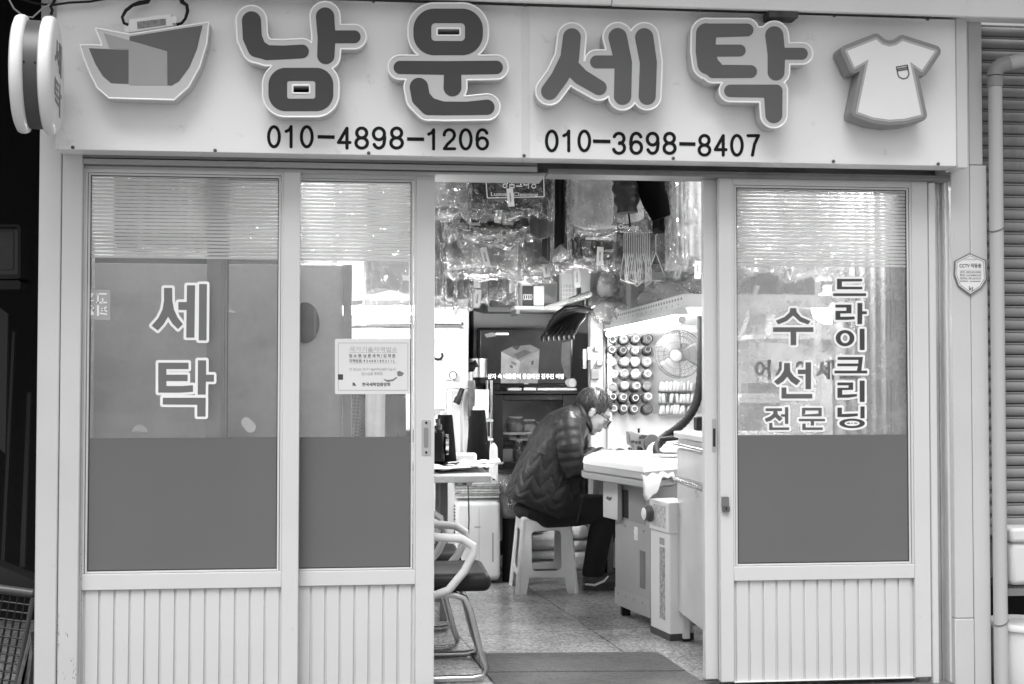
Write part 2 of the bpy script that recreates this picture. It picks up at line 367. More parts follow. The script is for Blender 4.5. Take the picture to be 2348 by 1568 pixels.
mu_ = n_.new('ShaderNodeMath'); mu_.operation = 'MULTIPLY'; L_.new(o_, mu_.inputs[0]); L_.new(bk_.outputs[0], mu_.inputs[1]); L_.new(mu_.outputs[0], b_.inputs['Base Color'])
tag(obj('floor', MB().box(-2.6, 2.6, .14, 3.6, -.1, 0), terr), kind='structure')
# ---------------------------------------------------------------- the shop itself
ZT = 2.75
bld = thing('shop_building', 'white painted shop front with two pillars around sliding doors', 'shop', (0, 0, 0))
xl0, xl1, xl2 = P(84, 900, 0).x, P(135, 900, 0).x, P(184, 900, 0).x
xr0, xr1, xr2 = P(2184, 900, 0).x, P(2228, 900, 0).x, P(2267, 900, 0).x
obj('pillar', MB().box(xl0, xl1, 0, .5, -.14, ZT).box(xl1+.002, xl2, .003, .2, -.14, ZT), pillar_paint, bld, bevel=.004)
obj('pillar', MB().box(xr0, xr1-.001, 0, .2, -.14, P(2200, 1418, 0).z-.001).box(xr0, xr1-.001, 0.001, .2, P(2200, 1418, 0).z+.001, ZT).box(xr1+.001, xr2, .002, .5, -.14, P(2240, 377, 0).z-.003).box(xr1+.001, xr2-.012, .006, .5, P(2240, 377, 0).z, ZT), pillar_paint, bld, bevel=.003)
inner_white = G('inner_wall_paint', .74, .6, var=.05, scale=2, dirt=.12, dscale=4)
inner_grey = G('back_wall_paper', .75, .7, var=.06, scale=2, dirt=.1, dscale=3)
zl = P(700, 352, 0).z                      # under the sign
obj('wall', MB().box(xl1+.003, xr1-.003, .201, .3, zl+.03, ZT).box(xl2+.001, xr0-.001, .02, .2, zl+.03, ZT), inner_white, bld)
rnd = random.Random(12); chips = MB()
for (cx, cy_, sx, sy, n) in ((133, 1440, 2.5, 45, 16), (152, 1457, 6, 9, 3), (163, 1512, 6, 8, 5), (170, 1545, 4, 30, 9), (186, 1350, 1, 120, 7), (140, 1545, 10, 12, 4)):
    for i in range(n):
        x, y = cx+rnd.uniform(-sx, sx), cy_+rnd.uniform(-sy, sy); a = rnd.uniform(0, 3); L = rnd.uniform(1, 4); w_ = rnd.uniform(.4, 1.1)
        yy = -.0002 if x < 134.5 else .0028
        q = [(x-w_, y), (x+rnd.uniform(-.5, .5), y-L), (x+w_, y+rnd.uniform(-.5, .5)), (x+rnd.uniform(-.5, .5), y+L)]
        chips.prism([P(u, v, yy) for u, v in q], (0, .0004, 0))
o_ = obj('paint_chip', chips, G('chip_grey', .16, .8, var=.3), bld); o_['kind'] = 'stuff'
# head of the doorway: stepped rails at the left, the open channel at the right
X1230, XR = P(1232, 390, 0).x, xr0
z = lambda y, Y=0.0, x=700: P(x, y, Y).z
hd = MB()
hd.box(xl2+.001, X1230, .012, .2, z(369, 0), zl+.04).box(xl2+.001, X1230, .0, .2, z(384, 0), z(372, 0)).box(xl2+.001, X1230+.03, .02, .2, z(392, 0), z(386, 0))
obj('lintel', hd, G('header_enamel', .38, .45, var=.06, scale=4, dirt=.25, dscale=5, dthr=.55), bld, bevel=.002)
hd = MB().box(X1230+.002, XR-.001, .13, .2, z(404, .13, 1700), zl+.03).box(X1230+.04, XR-.001, .0, .12, z(404, 0, 1700)-.004, z(399, 0, 1700)).box(X1230+.04, XR-.001, .002, .012, z(399, 0, 1700), z(394, 0, 1700))
hd.px(1700, 367, 1743, 378, .1, .03).px(1700, 392, 1745, 398, .05, .03)
obj('lintel', hd, G('header_channel', .2, .45, var=.1, scale=5, dirt=.4, dscale=6, dthr=.5), bld, bevel=.002)
# door jambs and tracks
obj('door_jamb', MB().box(xl2+.001, P(189, 900, .03).x, .02, .2, -.1, z(391, 0)), alu, bld, bevel=.002)
jb = MB()
jb.box(P(2131, 900, .03).x, P(2145, 900, .03).x, .022, .06, -.1, z(412, 0, 1900)); obj('door_jamb', MB().box(P(2174, 900, .02).x, P(2180, 900, .02).x, .03, .2, -.1, z(404, 0, 1900)), alu, bld, bevel=.002)
obj('door_jamb', jb, alu, bld, bevel=.002)
obj('door_track', MB().box(P(2147, 900, .06).x, P(2172, 900, .06).x, .07, .14, -.1, z(404, 0, 1900)).box(P(2155, 900, .06).x, P(2158, 900, .06).x, .062, .07, -.1, z(404, 0, 1900)).box(P(2167, 900, .06).x, P(2170, 900, .06).x, .06, .07, -.1, z(404, 0, 1900)), alu_dirty, bld, bevel=.0015)
obj('sill', MB().box(xl2, xr0, -.02, .139, -.14, -.004), G('threshold_steel', .2, .5, .5), bld, bevel=.003)
# room shell
WX0, WX1, BY = xl0+.07, xr2-.06, 3.45
obj('wall', MB().box(xl0+.001, WX0, .301, BY, 0, ZT), inner_white, bld)
obj('wall', MB().box(WX1, xr2-.001, .301, BY, 0, ZT), inner_white, bld)
obj('wall', MB().box(xl0+.001, xr2-.001, BY, BY+.1, 0, ZT), inner_grey, bld)
obj('ceiling', MB().box(WX0-.005, WX1+.005, .301, BY, 2.42, 2.5), inner_white, bld)
# eave that shades the sign from above
eb = MB()
ya = -.18
def zeave(px, py): return P(px, py, ya).z
ze = (zeave(1548, 16)+zeave(2215, 36)+zeave(2347, 40))/3
xj = P(1403, 5, ya).x
eave_m = G('eave_sheet', .84, .45, var=.06, scale=3, dirt=.3, dscale=4, dthr=.58, streak=True)
eb.box(-1.9, xj-.001, ya, ya+.02, ze, ze+.35).box(xj+.001, 3.4, ya-.002, ya+.02, ze-.002, ze+.35)
eb.box(-1.9, 3.4, ya+.021, .0, ze+.03, ze+.35)
obj('eave', eb, eave_m, bld, bevel=.004)
obj('shade_board', MB().prism([(-1.9, .0, ze+.40), (-1.9, -.55, ze+.36), (-1.9, -.55, ze+.39), (-1.9, .0, ze+.43)], (5.3, 0, 0)), eave_m, bld)  # unseen board added above the eave to shade the top of the sign
obj('bracket', MB().px(1762, 22, 1830, 40, -.175, .07).px(1776, 36, 1816, 43, -.16, .05), G('bracket_grey', .06, .6, var=.5, scale=30), bld, bevel=.004)
# ================================================================ SIGN BOARD
YS = -.10
sx0, sx1, sx2, sx3 = P(126, 340, YS).x, P(1203, 360, YS).x, P(2193, 380, YS).x, P(2217, 380, YS).x
szb = (P(125, 342, YS).z+P(1200, 362, YS).z+P(2215, 382, YS).z)/3
szt = (P(1548, 24, YS).z+P(2215, 46, YS).z)/2
sign = thing('sign_board', 'long white shop sign with big raised letters and two phone numbers', 'sign', ((sx0+sx3)/2, 0, szb))
obj('panel', MB().box(sx0, sx1-.0007, YS, -.002, szb, szt).box(sx1+.0007, sx2, YS+.0006, -.002, szb, szt), sign_white, sign, bevel=.002)
obj('edge_trim', MB().box(sx2, sx3, YS-.006, -.002, szb-.006, szt+.002), white_paint, sign, bevel=.002)
obj('joint_tape', MB().box(sx1-.012, sx1+.016, YS-.0012, YS, szb+.002, szt-.002), G('sign_tape', .77, .3, var=.06, scale=9), sign)
for q in ((167,338),(493,345),(845,351),(1201,357),(1543,363),(1910,370),(2150,376),(2198,110),(2206,356),(1599,24),(1912,36),(2126,44),(1203,12),(856,3)):
    p = P(q[0], q[1], YS); obj('screw', MB().lathe([(.0062, 0), (.006, .003), (.003, .0045)], p-Vector((0, .0, 0)), (0, -1, 0), 12), G('screw_grey', .12, .4, .6), sign)
Zs = [Zm(0, 0, .3418, YS-.075), Zm(745.2, 0, .3418, YS-.075), Zm(1490.4, 0, .3652, YS-.075)]
top_s = {'f1': G('sign_face_dark', .06, .4, var=.08, spec=.3), 'f2': G('sign_face_dark_b', .118, .4, var=.06, spec=.3)}
def letter(zm, prims, off, hole, light, face, label, patch=()):
    l = zm.solid('letter', prims+[('p', [(x+0, y) for x, y in q]) for q in patch], acryl, sign, depth=.068, off=off, sub=[hole] if hole else (), bev=.003, n=260, label=label)
    zm2 = Zm(zm.ox, zm.oy, zm.k, zm.Y)
    zm2.solid('letter_rim_highlight', prims+[('p', list(q)) for q in patch], acryl_w, l, depth=.0, off=off-1.5, sub=[hole] if hole else (), rim=.0032, n=260, suboff=2)  # white trim kept extra bright, painting in the light its edge catches
    z3 = Zm(zm.ox, zm.oy, zm.k, zm.Y-.0012); z3.solid('letter_face', prims, face, l, depth=.001, sub=[light] if light else (), n=260)
    if hole:
        x0, y0, x1, y1, r = hole[1]
        z4 = Zm(zm.ox, zm.oy, zm.k, YS-.002); z4.solid('hole_shade', [hole], black, l, depth=.001, off=3, n=60)  # black plate on the white panel, painted as the shade inside the hole
    return l
D1, D2 = top_s['f1'], top_s['f2']
letter(Zs[0], [st((1686,140,64),(1692,250,64),(1722,322,62),(1790,353,50),(1900,352,46),(2025,345,46)),
    st((2180,112,62),(2190,250,60),(2185,372,58)), st((2195,247,43),(2375,247,43)), rc(1800,455,2235,745,115)], 40, rc(1964,574,2076,624,5), rc(1925,543,2114,662,16), D1, 'raised sign letter nam, leftmost of the four letters', [[(1900,330),(2180,330),(2180,480),(1850,480)]])
letter(Zs[1], [rc(592,58,1058,370,140), st((503,452,44),(825,456,46),(1147,452,45)), st((855,470,58),(854,586,60)),
    st((629,584,62),(642,655,62),(695,712,60),(790,727,46),(950,727,45),(1085,719,51))], 38, rc(752,192,904,236,5), rc(712,155,938,275,28), D1, 'raised sign letter mun with a ring on top', [[(680,480),(880,480),(880,640),(760,690),(680,640)]])
letter(Zs[1], [st((1655,250,60),(1640,390,63),(1572,520,58),(1505,612,57)), st((1640,440,57),(1715,515,54),(1838,588,50)),
    st((1820,415,43),(1965,415,43)), st((1962,250,62),(2000,420,58),(1995,645,58)), st((2140,250,61),(2168,420,57),(2160,645,57))], 37, None, None, D2, 'raised sign letter se with two upright bars', [[(1800,420),(2160,300),(2150,640),(2000,640),(1840,590)]])
letter(Zs[2], [st((372,192,44),(608,188,40)), st((352,210,64),(346,320,61),(362,400,66),(400,430,55)), st((370,318,38),(562,317,37)), st((395,448,42),(630,449,40)),
    st((779,222,57),(792,340,55),(790,452,53)), st((805,337,37),(952,337,37)), st((503,570,39),(790,572,41)), st((772,590,58),(776,720,53))], 32, None, None, D2, 'raised sign letter tak, rightmost of the four letters', [[(590,200),(770,200),(790,460),(770,560),(600,560),(500,500)]])
# ship-shaped emblem
sh = [pl((637,187),(870,230),(1402,147),(1388,290),(1340,450),(1265,585),(1168,672),(730,660),(650,590),(600,490),(560,390),(535,302),(682,302))]
em = Zs[0].solid('ship_emblem', sh, acryl, sign, depth=.07, bev=.003)
Zs[0].solid('emblem_rim', sh, acryl_w, em, depth=0, off=-1.5, rim=.003)  # bright edge painted in, as on the letters
zz = Zm(0, 0, .3418, Zs[0].Y-.0012)
zz.solid('emblem_face', [pl((595,323),(862,336),(862,562),(745,558),(690,510),(640,430))], D2, em)
zz.solid('emblem_face', [pl((868,245),(1358,170),(1320,330),(1270,450),(1200,545),(1150,574),(1122,572),(1122,343),(868,272))], D2, em)
zz.solid('emblem_face', [pl((695,222),(866,270),(1121,345),(1119,572),(865,570),(865,335),(732,322))], G('emblem_mid', .33, .35, var=.04), em)
# T-shirt emblem
sw = [pl((1418,248),(1235,320),(1283,422),(1371,373),(1303,703),(1400,738),(1500,752),(1600,745),(1700,720),(1630,388),(1705,440),(1787,322),(1583,257),(1545,283),(1500,293),(1455,280))]
zs = Zm(1490.4, 0, .3652, YS-.085)
em = zs.solid('shirt_emblem', sw, G('shirt_edge', .24, .35, var=.05), sign, depth=.08, off=40, bev=.005)
Zm(1490.4, 0, .3652, YS-.0862).solid('emblem_rim', sw, G('shirt_rim', .42, .3), em, off=14)
Zm(1490.4, 0, .3652, YS-.0874).solid('emblem_face', sw, G('shirt_white', .8, .35, var=.03), em)
zp = Zm(1490.4, 0, .3652, YS-.0886); PK = [pl((1541,418),(1616,405),(1628,468),(1614,492),(1588,499),(1560,487),(1552,472))]
zp.solid('pocket_mark', PK, D2, em, sub=PK, suboff=-7)
zp.solid('pocket_mark', [pl((1548,430),(1617,418),(1619,426),(1549,438)), pl((1549,441),(1620,429),(1621,437),(1551,449))], D2, em)
# phone numbers
for s, a in (('010', (612,287,719,340)), ('4898', (772,290,926,343)), ('1206', (979,294,1121,345)), ('010', (1249,297,1355,349)), ('3698', (1403,302,1551,355)), ('8407', (1599,307,1742,359))):
    digits('phone_number', s, ink, sign, a[0], a[1], a[2], a[3], YS-.0012)
for a in ((728,310,767,318), (933,315,972,323), (1359,320,1399,328), (1557,326,1594,334)):
    obj('phone_dash', MB().px(*a, YS-.0016, .001), ink, sign)
# LED driver box with its cables, resting on the ship emblem
pa = thing('power_adapter', 'small white sign power box with two black cables above the ship emblem', 'power box', P(345, 70, YS-.03))
za = Zm(0, 0, .3418, YS-.045)
za.solid('body', [pl((858,128),(1150,92),(1160,178),(866,220))], white_pl, pa, depth=.04, bev=.003, n=90)
za.solid('mount_tab', [pl((832,178),(868,176),(870,218),(836,220)), pl((1150,110),(1185,108),(1186,152),(1156,156))], white_pl, pa, depth=.006, n=90)
Zm(0, 0, .3418, YS-.0462).solid('rating_label', [pl((918,146),(1112,124),(1113,168),(922,194))], G('rating_label', .22, .4, var=.5, scale=60), pa, n=80)
for q in (((855,160),(828,150),(815,110),(840,65),(885,30),(930,15),(985,5),(1010,-40)), ((1180,160),(1215,150),(1240,120),(1255,70),(1250,30),(1220,10),(1200,-50))):
    obj('cable', MB().tube([za.w(*a)+Vector((0, .01, 0)) for a in q], [.005]*3+[.006]*2+[.008]*3, 8), black, pa, smooth=True)
# ================================================================ ROUND PROJECTING SIGN
c0 = P(133, 175, -.33); rr = 130*mpp(-.33); SA = rad(7.5)
pj = thing('projecting_sign', 'round white drum sign on the left pillar with a dark band around it', 'sign', c0, SA)
XA = (-.126, -.085, -.044, 0)
drum_white = G('drum_white', .85, .35, var=.03, dirt=.12, dscale=6, dthr=.63)
def disc(x0, x1, r): return MB().lathe([(r-.018, 0), (r-.004, .006), (r, .014), (r, x1-x0-.014), (r-.004, x1-x0-.006), (r-.016, x1-x0)], (x0, 0, 0), (1, 0, 0), 64)
obj('lamp_disc', disc(XA[0], XA[1], rr), drum_white, pj, world=False, smooth=True)
ld = obj('lamp_disc', disc(XA[2], XA[3], rr), drum_white, pj, world=False, smooth=True)
obj('dark_band', MB().lathe([(rr-.016, 0), (rr-.016, XA[2]-XA[1]+.004)], (XA[1]-.002, 0, 0), (1, 0, 0), 64), G('band_dark', .07, .4), pj, world=False, smooth=True)
for sx in (XA[1]-.0+.004, XA[2]-.004): obj('screw', MB().lathe([(.005, 0), (.003, .003)], (sx, -rr+.018, .0), (0, -1, 0), 10), black, pj, world=False)
obj('bracket', MB().box(XA[1]+.01, XA[2]-.01, rr-.03, .325, .04, .07).box(XA[1]+.01, XA[2]-.01, rr-.03, .325, -.07, -.04), steel, pj, world=False)
def face_text(s, u0, u1, v0, v1):
    text('lettering', s, film_dark, ld, u0, u1, v0, v1, 0, bold=.02, M=Matrix.Translation((XA[3]+.0005, 0, 0)) @ Matrix.Rotation(rad(90), 4, 'Z'), world=False)
face_text('세', -rr*.5, rr*.45, .01, rr*.62); face_text('탁', -rr*.5, rr*.5, -rr*.66, -.015)
# loose cables at the top left corner
for lab, pts, r, yy, mt in (('pale wire loop hanging over the round sign', [(18,-6),(32,20),(55,38),(75,40),(97,20),(115,10)], .003, -.2, G('wire_grey', .3, .5)),
    ('dark cable tied along the top of the pillar', [(40,-5),(80,8),(118,12),(160,6),(205,4),(250,-4)], .004, -.13, black), ('black cable knotted at the pillar top', [(128,-8),(122,8),(116,14),(120,24),(117,34)], .005, -.125, black)):
    tag(obj('cable', MB().tube([P(a, b, yy) for a, b in pts], r, 8), mt, smooth=True), lab, 'cable')
# ================================================================ SLIDING DOORS
pane_m = glassy('window_pane', dust_haze=.13, dv=.85, back=.2, rough=.13, refl=1.7, dscale=5)  # pale film also paints the veil of street reflection on the glass
pane_dusty = glassy('window_pane_dusty', dust_haze=.25, dv=.88, rough=.1, refl=1.0, dscale=7, fine=True)  # stronger film: real grime plus haze put into its colour
def frosted(name, op, v):
    m = bpy.data.materials.new(name); m.use_nodes = True; n = m.node_tree.nodes; L = m.node_tree.links; n.clear()
    o = n.new('ShaderNodeOutputMaterial'); d = n.new('ShaderNodeBsdfDiffuse'); d.inputs[0].default_value = (v, v, v, 1)
    t = n.new('ShaderNodeBsdfTranslucent'); t.inputs[0].default_value = (v, v, v, 1); a = n.new('ShaderNodeMixShader'); a.inputs[0].default_value = .4
    L.new(d.outputs[0], a.inputs[1]); L.new(t.outputs[0], a.inputs[2]); tr = n.new('ShaderNodeBsdfTransparent'); b = n.new('ShaderNodeMixShader'); b.inputs[0].default_value = op
    L.new(tr.outputs[0], b.inputs[1]); L.new(a.outputs[0], b.inputs[2]); L.new(b.outputs[0], o.inputs[0]); return m
stripe_m = frosted('frosted_stripe', .72, .8)
gasket = G('gasket', .05, .6)
def leaf(label, x, ys, xc, Y, blind, film, glass_mat, flat_right=True):
    xo0, xg0, xg1, xo1 = [P(a, 900, Y).x for a in x]
    zt, zg0, zg1, zr = [P(xc, a, Y).z for a in ys]
    zb, zp = .016, P(1885, 1561, .03).z
    t = thing('sliding_door', label, 'sliding door', ((xo0+xo1)/2, Y+.017, zb), 0)
    bd = .017                                                  # the stepped bead around the glass
    fr = MB().box(xo0, xg0-bd if xg0-xo0 > bd+.004 else xg0-.004, Y, Y+.035, zb, zt).box(xg1+bd, xo1, Y, Y+.035, zb, zt)
    a, b = (xg0-bd if xg0-xo0 > bd+.004 else xg0-.004), xg1+bd
    fr.box(a, b, Y+.001, Y+.034, zg0+bd, zt).box(a, b, Y+.001, Y+.034, zr, zg1-.008).box(a, b, Y+.001, Y+.034, zb, zp)
    obj('frame', fr, alu, t, bevel=.0025)
    be = MB()
    for k, (i, j, yy) in enumerate(((0, bd*.45, .004), (bd*.55, bd, .008))):
        q = bd-i; e = bd-j
        xa = max(xg0-q, xo0+.001)
        be.box(xa, max(xg0-e, xa+.002), Y+yy, Y+.03, zg1-.007, zg0+q).box(xg1+e, xg1+q, Y+yy, Y+.03, zg1-.007, zg0+q).box(max(xg0-e, xa+.002), xg1+e, Y+yy, Y+.03, zg0+e, zg0+q)
    be.box(xg0, xg1, Y+.006, Y+.03, zg1-.007, zg1)
    obj('bead', be, alu, t, bevel=.0015)
    obj('gasket', MB().box(xg0-.001, xg0+.003, Y+.0095, Y+.02, zg1, zg0).box(xg1-.003, xg1+.001, Y+.0095, Y+.02, zg1, zg0).box(xg0, xg1, Y+.0098, Y+.02, zg1-.001, zg1+.003).box(xg0, xg1, Y+.0098, Y+.02, zg0-.003, zg0+.001), gasket, t)
    obj('pane', MB().box(xg0-.002, xg1+.002, Y+.013, Y+.017, zg1-.004, zg0+.004), glass_mat, t)
    pn = MB(); pitch = .0515; n = int((b-a)/pitch)+1; u = a+.012
    pn.box(a, b, Y+.018, Y+.022, zp, zr)
    while u < b-.006:
        pn.box(max(u, a), min(u+pitch-.0075, b), Y+.011, Y+.017, zp+.001, zr-.001); u += pitch
    if a+.012-.0075 > a: pn.box(a, a+.012-.0075, Y+.011, Y+.017, zp+.001, zr-.001)
    obj('lower_panel', pn, alu, t, bevel=.002)
    if blind:
        z0, z1 = P(xc, blind[0], Y).z, P(xc, blind[1], Y).z; n = blind[2]; p = (z0-z1)/n
        sm = MB()
        for k in range(n): sm.box(xg0+.003, xg1-.003, Y+.0118, Y+.0122, z0-(k+.69)*p, z0-k*p)
        obj('striped_film', sm, stripe_m, t)
    if film:
        obj('privacy_film', MB().box(xg0+.004, xg1-.0035, Y+.0112, Y+.0122, zg1+.004, P(xc, film, Y).z), grey_film, t)
    return t
YF, YR = .03, .078
dA = leaf('leftmost sliding door with large dark letters outlined in white on the glass', (184, 202, 636, 686), (374, 404, 1308, 1350), 430, YF, (402, 595, 23), 1004, pane_m)
dB = leaf('sliding door left of the open doorway with a certificate stuck on its glass', (472, 519, 942, 996), (384, 415, 1303, 1342), 815, YR, (415, 600, 22), 1002, pane_m)
dC = leaf('rightmost sliding door with three columns of dark lettering on dusty glass', (1650, 1691, 2083, 2130), (412, 432, 1291, 1329), 1885, YF, (432, 613, 22), 997, pane_dusty)
dD = leaf('sliding door slid behind the rightmost one, only its edge stile showing', (1614, 1655, 2046, 2090), (412, 436, 1291, 1329), 1850, YR, None, None, pane_m)
# lettering on the glass: fill and white outline
def win_letter(zm, prims, fill, parent, off, sub=(), n=170, suboff=None):
    a = Zm(zm.ox, zm.oy, zm.k, zm.Y-.0008).solid('lettering', prims, fill, parent, depth=.0006, sub=sub, n=n)
    zm.solid('letter_outline', prims, acryl_w, a, depth=.0006, off=off, sub=sub, suboff=-off, n=n)
zA = Zm(143.3, 601.9, .2742, YF+.0105)
fl = G('window_letter_grey', .17, .4, var=.03)
win_letter(zA, [pl((848,212),(916,212),(918,320),(932,395),(962,460),(1006,515),(965,556),(920,512),(882,452),(845,515),(796,568),(745,528),(800,465),(835,395),(848,320)),
    pl((1040,190),(1108,190),(1102,627),(1034,627)), rc(968,330,1050,395)], fl, dA, 22)
win_letter(Zm(143.3, 601.9, .2742, YF+.0095), [pl((1142,180),(1207,180),(1203,650),(1138,650))], fl, dA, 22, n=100)
win_letter(zA, [pl((800,837),(1053,837),(1053,890),(868,890),(868,937),(1045,937),(1045,990),(868,990),(868,1032),(1000,1032),(1090,1025),(1090,1080),(980,1087),(800,1087)),
    pl((1132,817),(1200,817),(1200,937),(1265,937),(1265,995),(1198,995),(1196,1103),(1130,1103)), pl((838,1130),(1197,1130),(1195,1287),(1126,1287),(1126,1188),(838,1186))], fl, dA, 22, n=220)
zC = Zm(1605, 573.2, .29246, YF+.0105); fd = G('window_letter_dark', .06, .4, var=.03); fm = G('window_letter_mid', .12, .4, var=.03)
win_letter(zC, [pl((1072,226),(1268,226),(1268,245),(1110,246),(1110,287),(1270,288),(1270,307),(1072,307)), rc(1042,339,1300,360)], fd, dC, 17)
win_letter(zC, [pl((1060,428),(1185,428),(1185,495),(1098,497),(1098,523),(1210,521),(1210,543),(1150,547),(1060,547),(1060,477),(1145,476),(1145,450),(1060,450)), pl((1232,415),(1270,415),(1270,480),(1305,480),(1305,502),(1270,502),(1268,580),(1232,580))], fd, dC, 17)
win_letter(zC, [('e', (1135,690,73,63)), rc(1250,617,1288,783)], fd, dC, 17, sub=[('e', (1135,690,36,40))])
win_letter(zC, [pl((1077,838),(1275,838),(1262,948),(1226,948),(1236,910),(1075,910),(1075,889),(1238,889),(1240,860),(1077,860)), rc(1052,945,1308,966)], fd, dC, 17)
win_letter(zC, [pl((1075,1038),(1198,1038),(1198,1095),(1113,1097),(1113,1133),(1228,1128),(1228,1146),(1160,1157),(1075,1157),(1075,1080),(1162,1079),(1162,1060),(1075,1060)), rc(1250,1023,1288,1190)], fd, dC, 17)
win_letter(zC, [pl((1075,1235),(1110,1235),(1110,1285),(1235,1280),(1235,1300),(1160,1308),(1075,1308)), rc(1255,1226,1288,1318), ('e', (1190,1358,100,37))], fd, dC, 17, sub=[('e', (1190,1358,60,21))])
win_letter(zC, [pl((705,455),(752,455),(755,485),(790,525),(865,557),(845,582),(780,560),(728,512),(680,555),(612,582),(592,553),(660,525),(700,488)), rc(570,605,887,641), rc(708,630,752,745)], fm, dC, 17)
win_letter(Zm(1605, 573.2, .29246, YF+.0095), [pl((658,885),(702,885),(705,950),(735,990),(785,1025),(755,1060),(710,1030),(682,992),(650,1030),(607,1057),(578,1030),(630,985),(655,945)), rc(765,937,835,971), rc(825,880,868,1090),
    pl((637,1077),(675,1077),(675,1128),(878,1128),(878,1163),(637,1163))], fm, dC, 17, n=220)
win_letter(zC, [rc(512,1240,640,1262), pl((573,1255),(602,1255),(608,1288),(645,1320),(622,1342),(588,1310),(552,1337),(517,1347),(505,1322),(550,1302),(572,1282)), rc(632,1287,672,1306), rc(664,1232,690,1362), pl((540,1355),(566,1355),(566,1390),(697,1390),(697,1410),(540,1410))], fm, dC, 15)
win_letter(zC, [rc(773,1323,978,1341), rc(866,1335,892,1375), pl((800,1360),(826,1360),(826,1390),(960,1390),(960,1410),(800,1410)), pl((797,1236),(952,1236),(952,1303),(797,1303),(797,1290),(926,1282),(926,1257),(823,1257),(823,1283),(797,1290))], fm, dC, 15)
for ch, a in (('어', (428,862,552,1018)), ('서', (588,862,690,1018)), ('오', (740,870,830,1000)), ('세', (905,862,1050,1018)), ('요', (1090,880,1230,1010))):
    a0, b0, c1, d1 = [*R(1605+a[0]*.29246, 573.2+a[1]*.29246, 1605+a[2]*.29246, 573.2+a[3]*.29246, YF+.019)]
    text('welcome_lettering', ch, G('welcome_film', .22, .4), dC, a0, b0, c1, d1, YF+.0195, depth=.0005, bold=.02)
    text('welcome_outline', ch, acryl_w, dC, a0, b0, c1, d1, YF+.0205, depth=.0005, bold=.055)
# door furniture
hp = Zm(0, 0, 1, YR-.002)
handle_m = G('handle_enamel', .45, .35)
h = hp.solid('handle', [rc(966,963,988,1044,4)], handle_m, dB, depth=.003, n=60)
Zm(0, 0, 1, YR-.0026).solid('finger_recess', [rc(971,980,982,1027,5)], G('recess_grey', .25, .5), h, depth=.0006, n=60)
for q in ((977,969), (977,1037)): obj('screw', MB().lathe([(.0045, 0), (.003, .002)], P(q[0], q[1], YR-.003), (0, -1, 0), 10), black, h)
h = hp.solid('handle', [rc(1632,960,1641,1036,3)], handle_m, dD, depth=.003, n=60)
Zm(0, 0, 1, YR-.0026).solid('finger_recess', [rc(1634,982,1640,1024,2)], G('recess_black', .03, .5), h, depth=.0006, n=60)
lk = thing('padlock_hasp', 'small steel lock hasp on the pale door stile', 'lock', P(1663, 1157, YF))
zk = Zm(0, 0, 1, YF-.012)
zk.solid('hasp_plate', [rc(1655,1139,1671,1160,2)], G('lock_steel', .3, .35, .8), lk, depth=.011, n=60)
zk.solid('lock_body', [rc(1656,1160,1673,1174,4)], G('lock_brass', .2, .35, .8), lk, depth=.011, n=60, sub=[('e', (1664,1166,3,4))])
# pale residue patches and a back-to-front sticker on the left glass
def blob(zm, q, name, parent, mt, n=70): zm.solid(name, [st(*q)], mt, parent, depth=.0006, n=n)
zi = Zm(143.3, 601.9, .2742, YF+.0125); res = frosted('tape_residue', .6, .9)
blob(zi, ((1535,1335,42),(1570,1375,46)), 'tape_residue', dA, res); blob(zi, ((1400,405,10),(1440,412,8)), 'tape_residue', dA, res)
zi.solid('tape_residue', [pl((575,1415),(600,1370),(650,1350),(700,1380),(718,1415),(690,1420),(640,1410))], frosted('tape_residue_faint', .35, .9), dA, depth=.0006, n=70)
zi.solid('back_sticker', [pl((200,220),(395,228),(402,482),(200,476))], G('back_sticker', .42, .5, var=.1, scale=40), dA, depth=.0005, n=60)
zi2 = Zm(143.3, 601.9, .2742, YF+.0118)
for q in ([(296,262,6),(296,335,7)], [(290,262,7),(362,262,7)], [(285,335,7),(366,335,7)], [(335,300,6),(335,330,6)], [(296,362,8),(296,440,8)], [(365,372,6),(330,402,7)], [(330,385,6),(368,408,6)], [(315,425,6),(368,432,6)],
    [(215,262,6),(255,262,6)], [(250,270,7),(215,310,7)], [(212,318,6),(255,318,5)], [(215,362,6),(258,362,6)], [(256,362,6),(256,395,6)], [(215,395,6),(256,395,6)], [(215,410,6),(250,415,7),(255,430,7),(215,436,6)]):
    zi2.solid('sticker_stroke', [st(*q)], acryl_w, dA, depth=.0004, n=40)
# certificate stuck on the door by the opening
ct = thing('certificate', 'white licence certificate with small printed lines on the door glass', 'certificate', P(852, 838, YR+.011))
zc = Zm(1100/1.7445, 1050/1.7445, 660/1380/1.7445, YR+.0095)
zc.solid('card', [rc(500,637,1143,1100,14)], G('certificate_card', .78, .4, var=.02), ct, depth=.0015, n=120)
FRM = [rc(526,670,1112,1070,8)]
zc1 = Zm(zc.ox, zc.oy, zc.k, YR+.0090); zc1.solid('border_line', FRM, G('line_grey', .4, .5), ct, depth=.0004, sub=FRM, suboff=-4, n=300)
c_l, c_m, c_d = G('print_light', .5, .5), G('print_mid', .2, .5), G('print_dark', .06, .5)
def ctext(s, x0, y0, x1, y1, mt, bold=.01):
    q = lambda x, y: (zc.ox+x*zc.k, zc.oy+y*zc.k); a, b = q(x0, y0), q(x1, y1); ptext('printed_line', s, mt, ct, a[0], a[1], b[0], b[1], YR+.0092, depth=.0004, bold=bold)
ctext('국가기술자격업소', 622, 704, 1022, 746, c_l); ctext('업 소 명: 남 문 세 탁 / 김 재 문', 618, 764, 1006, 793, c_m, .025); ctext('자격번호: 9 3 4 0 8 1 8 0 2 1 1 L', 618, 808, 1000, 836, c_m, .02)
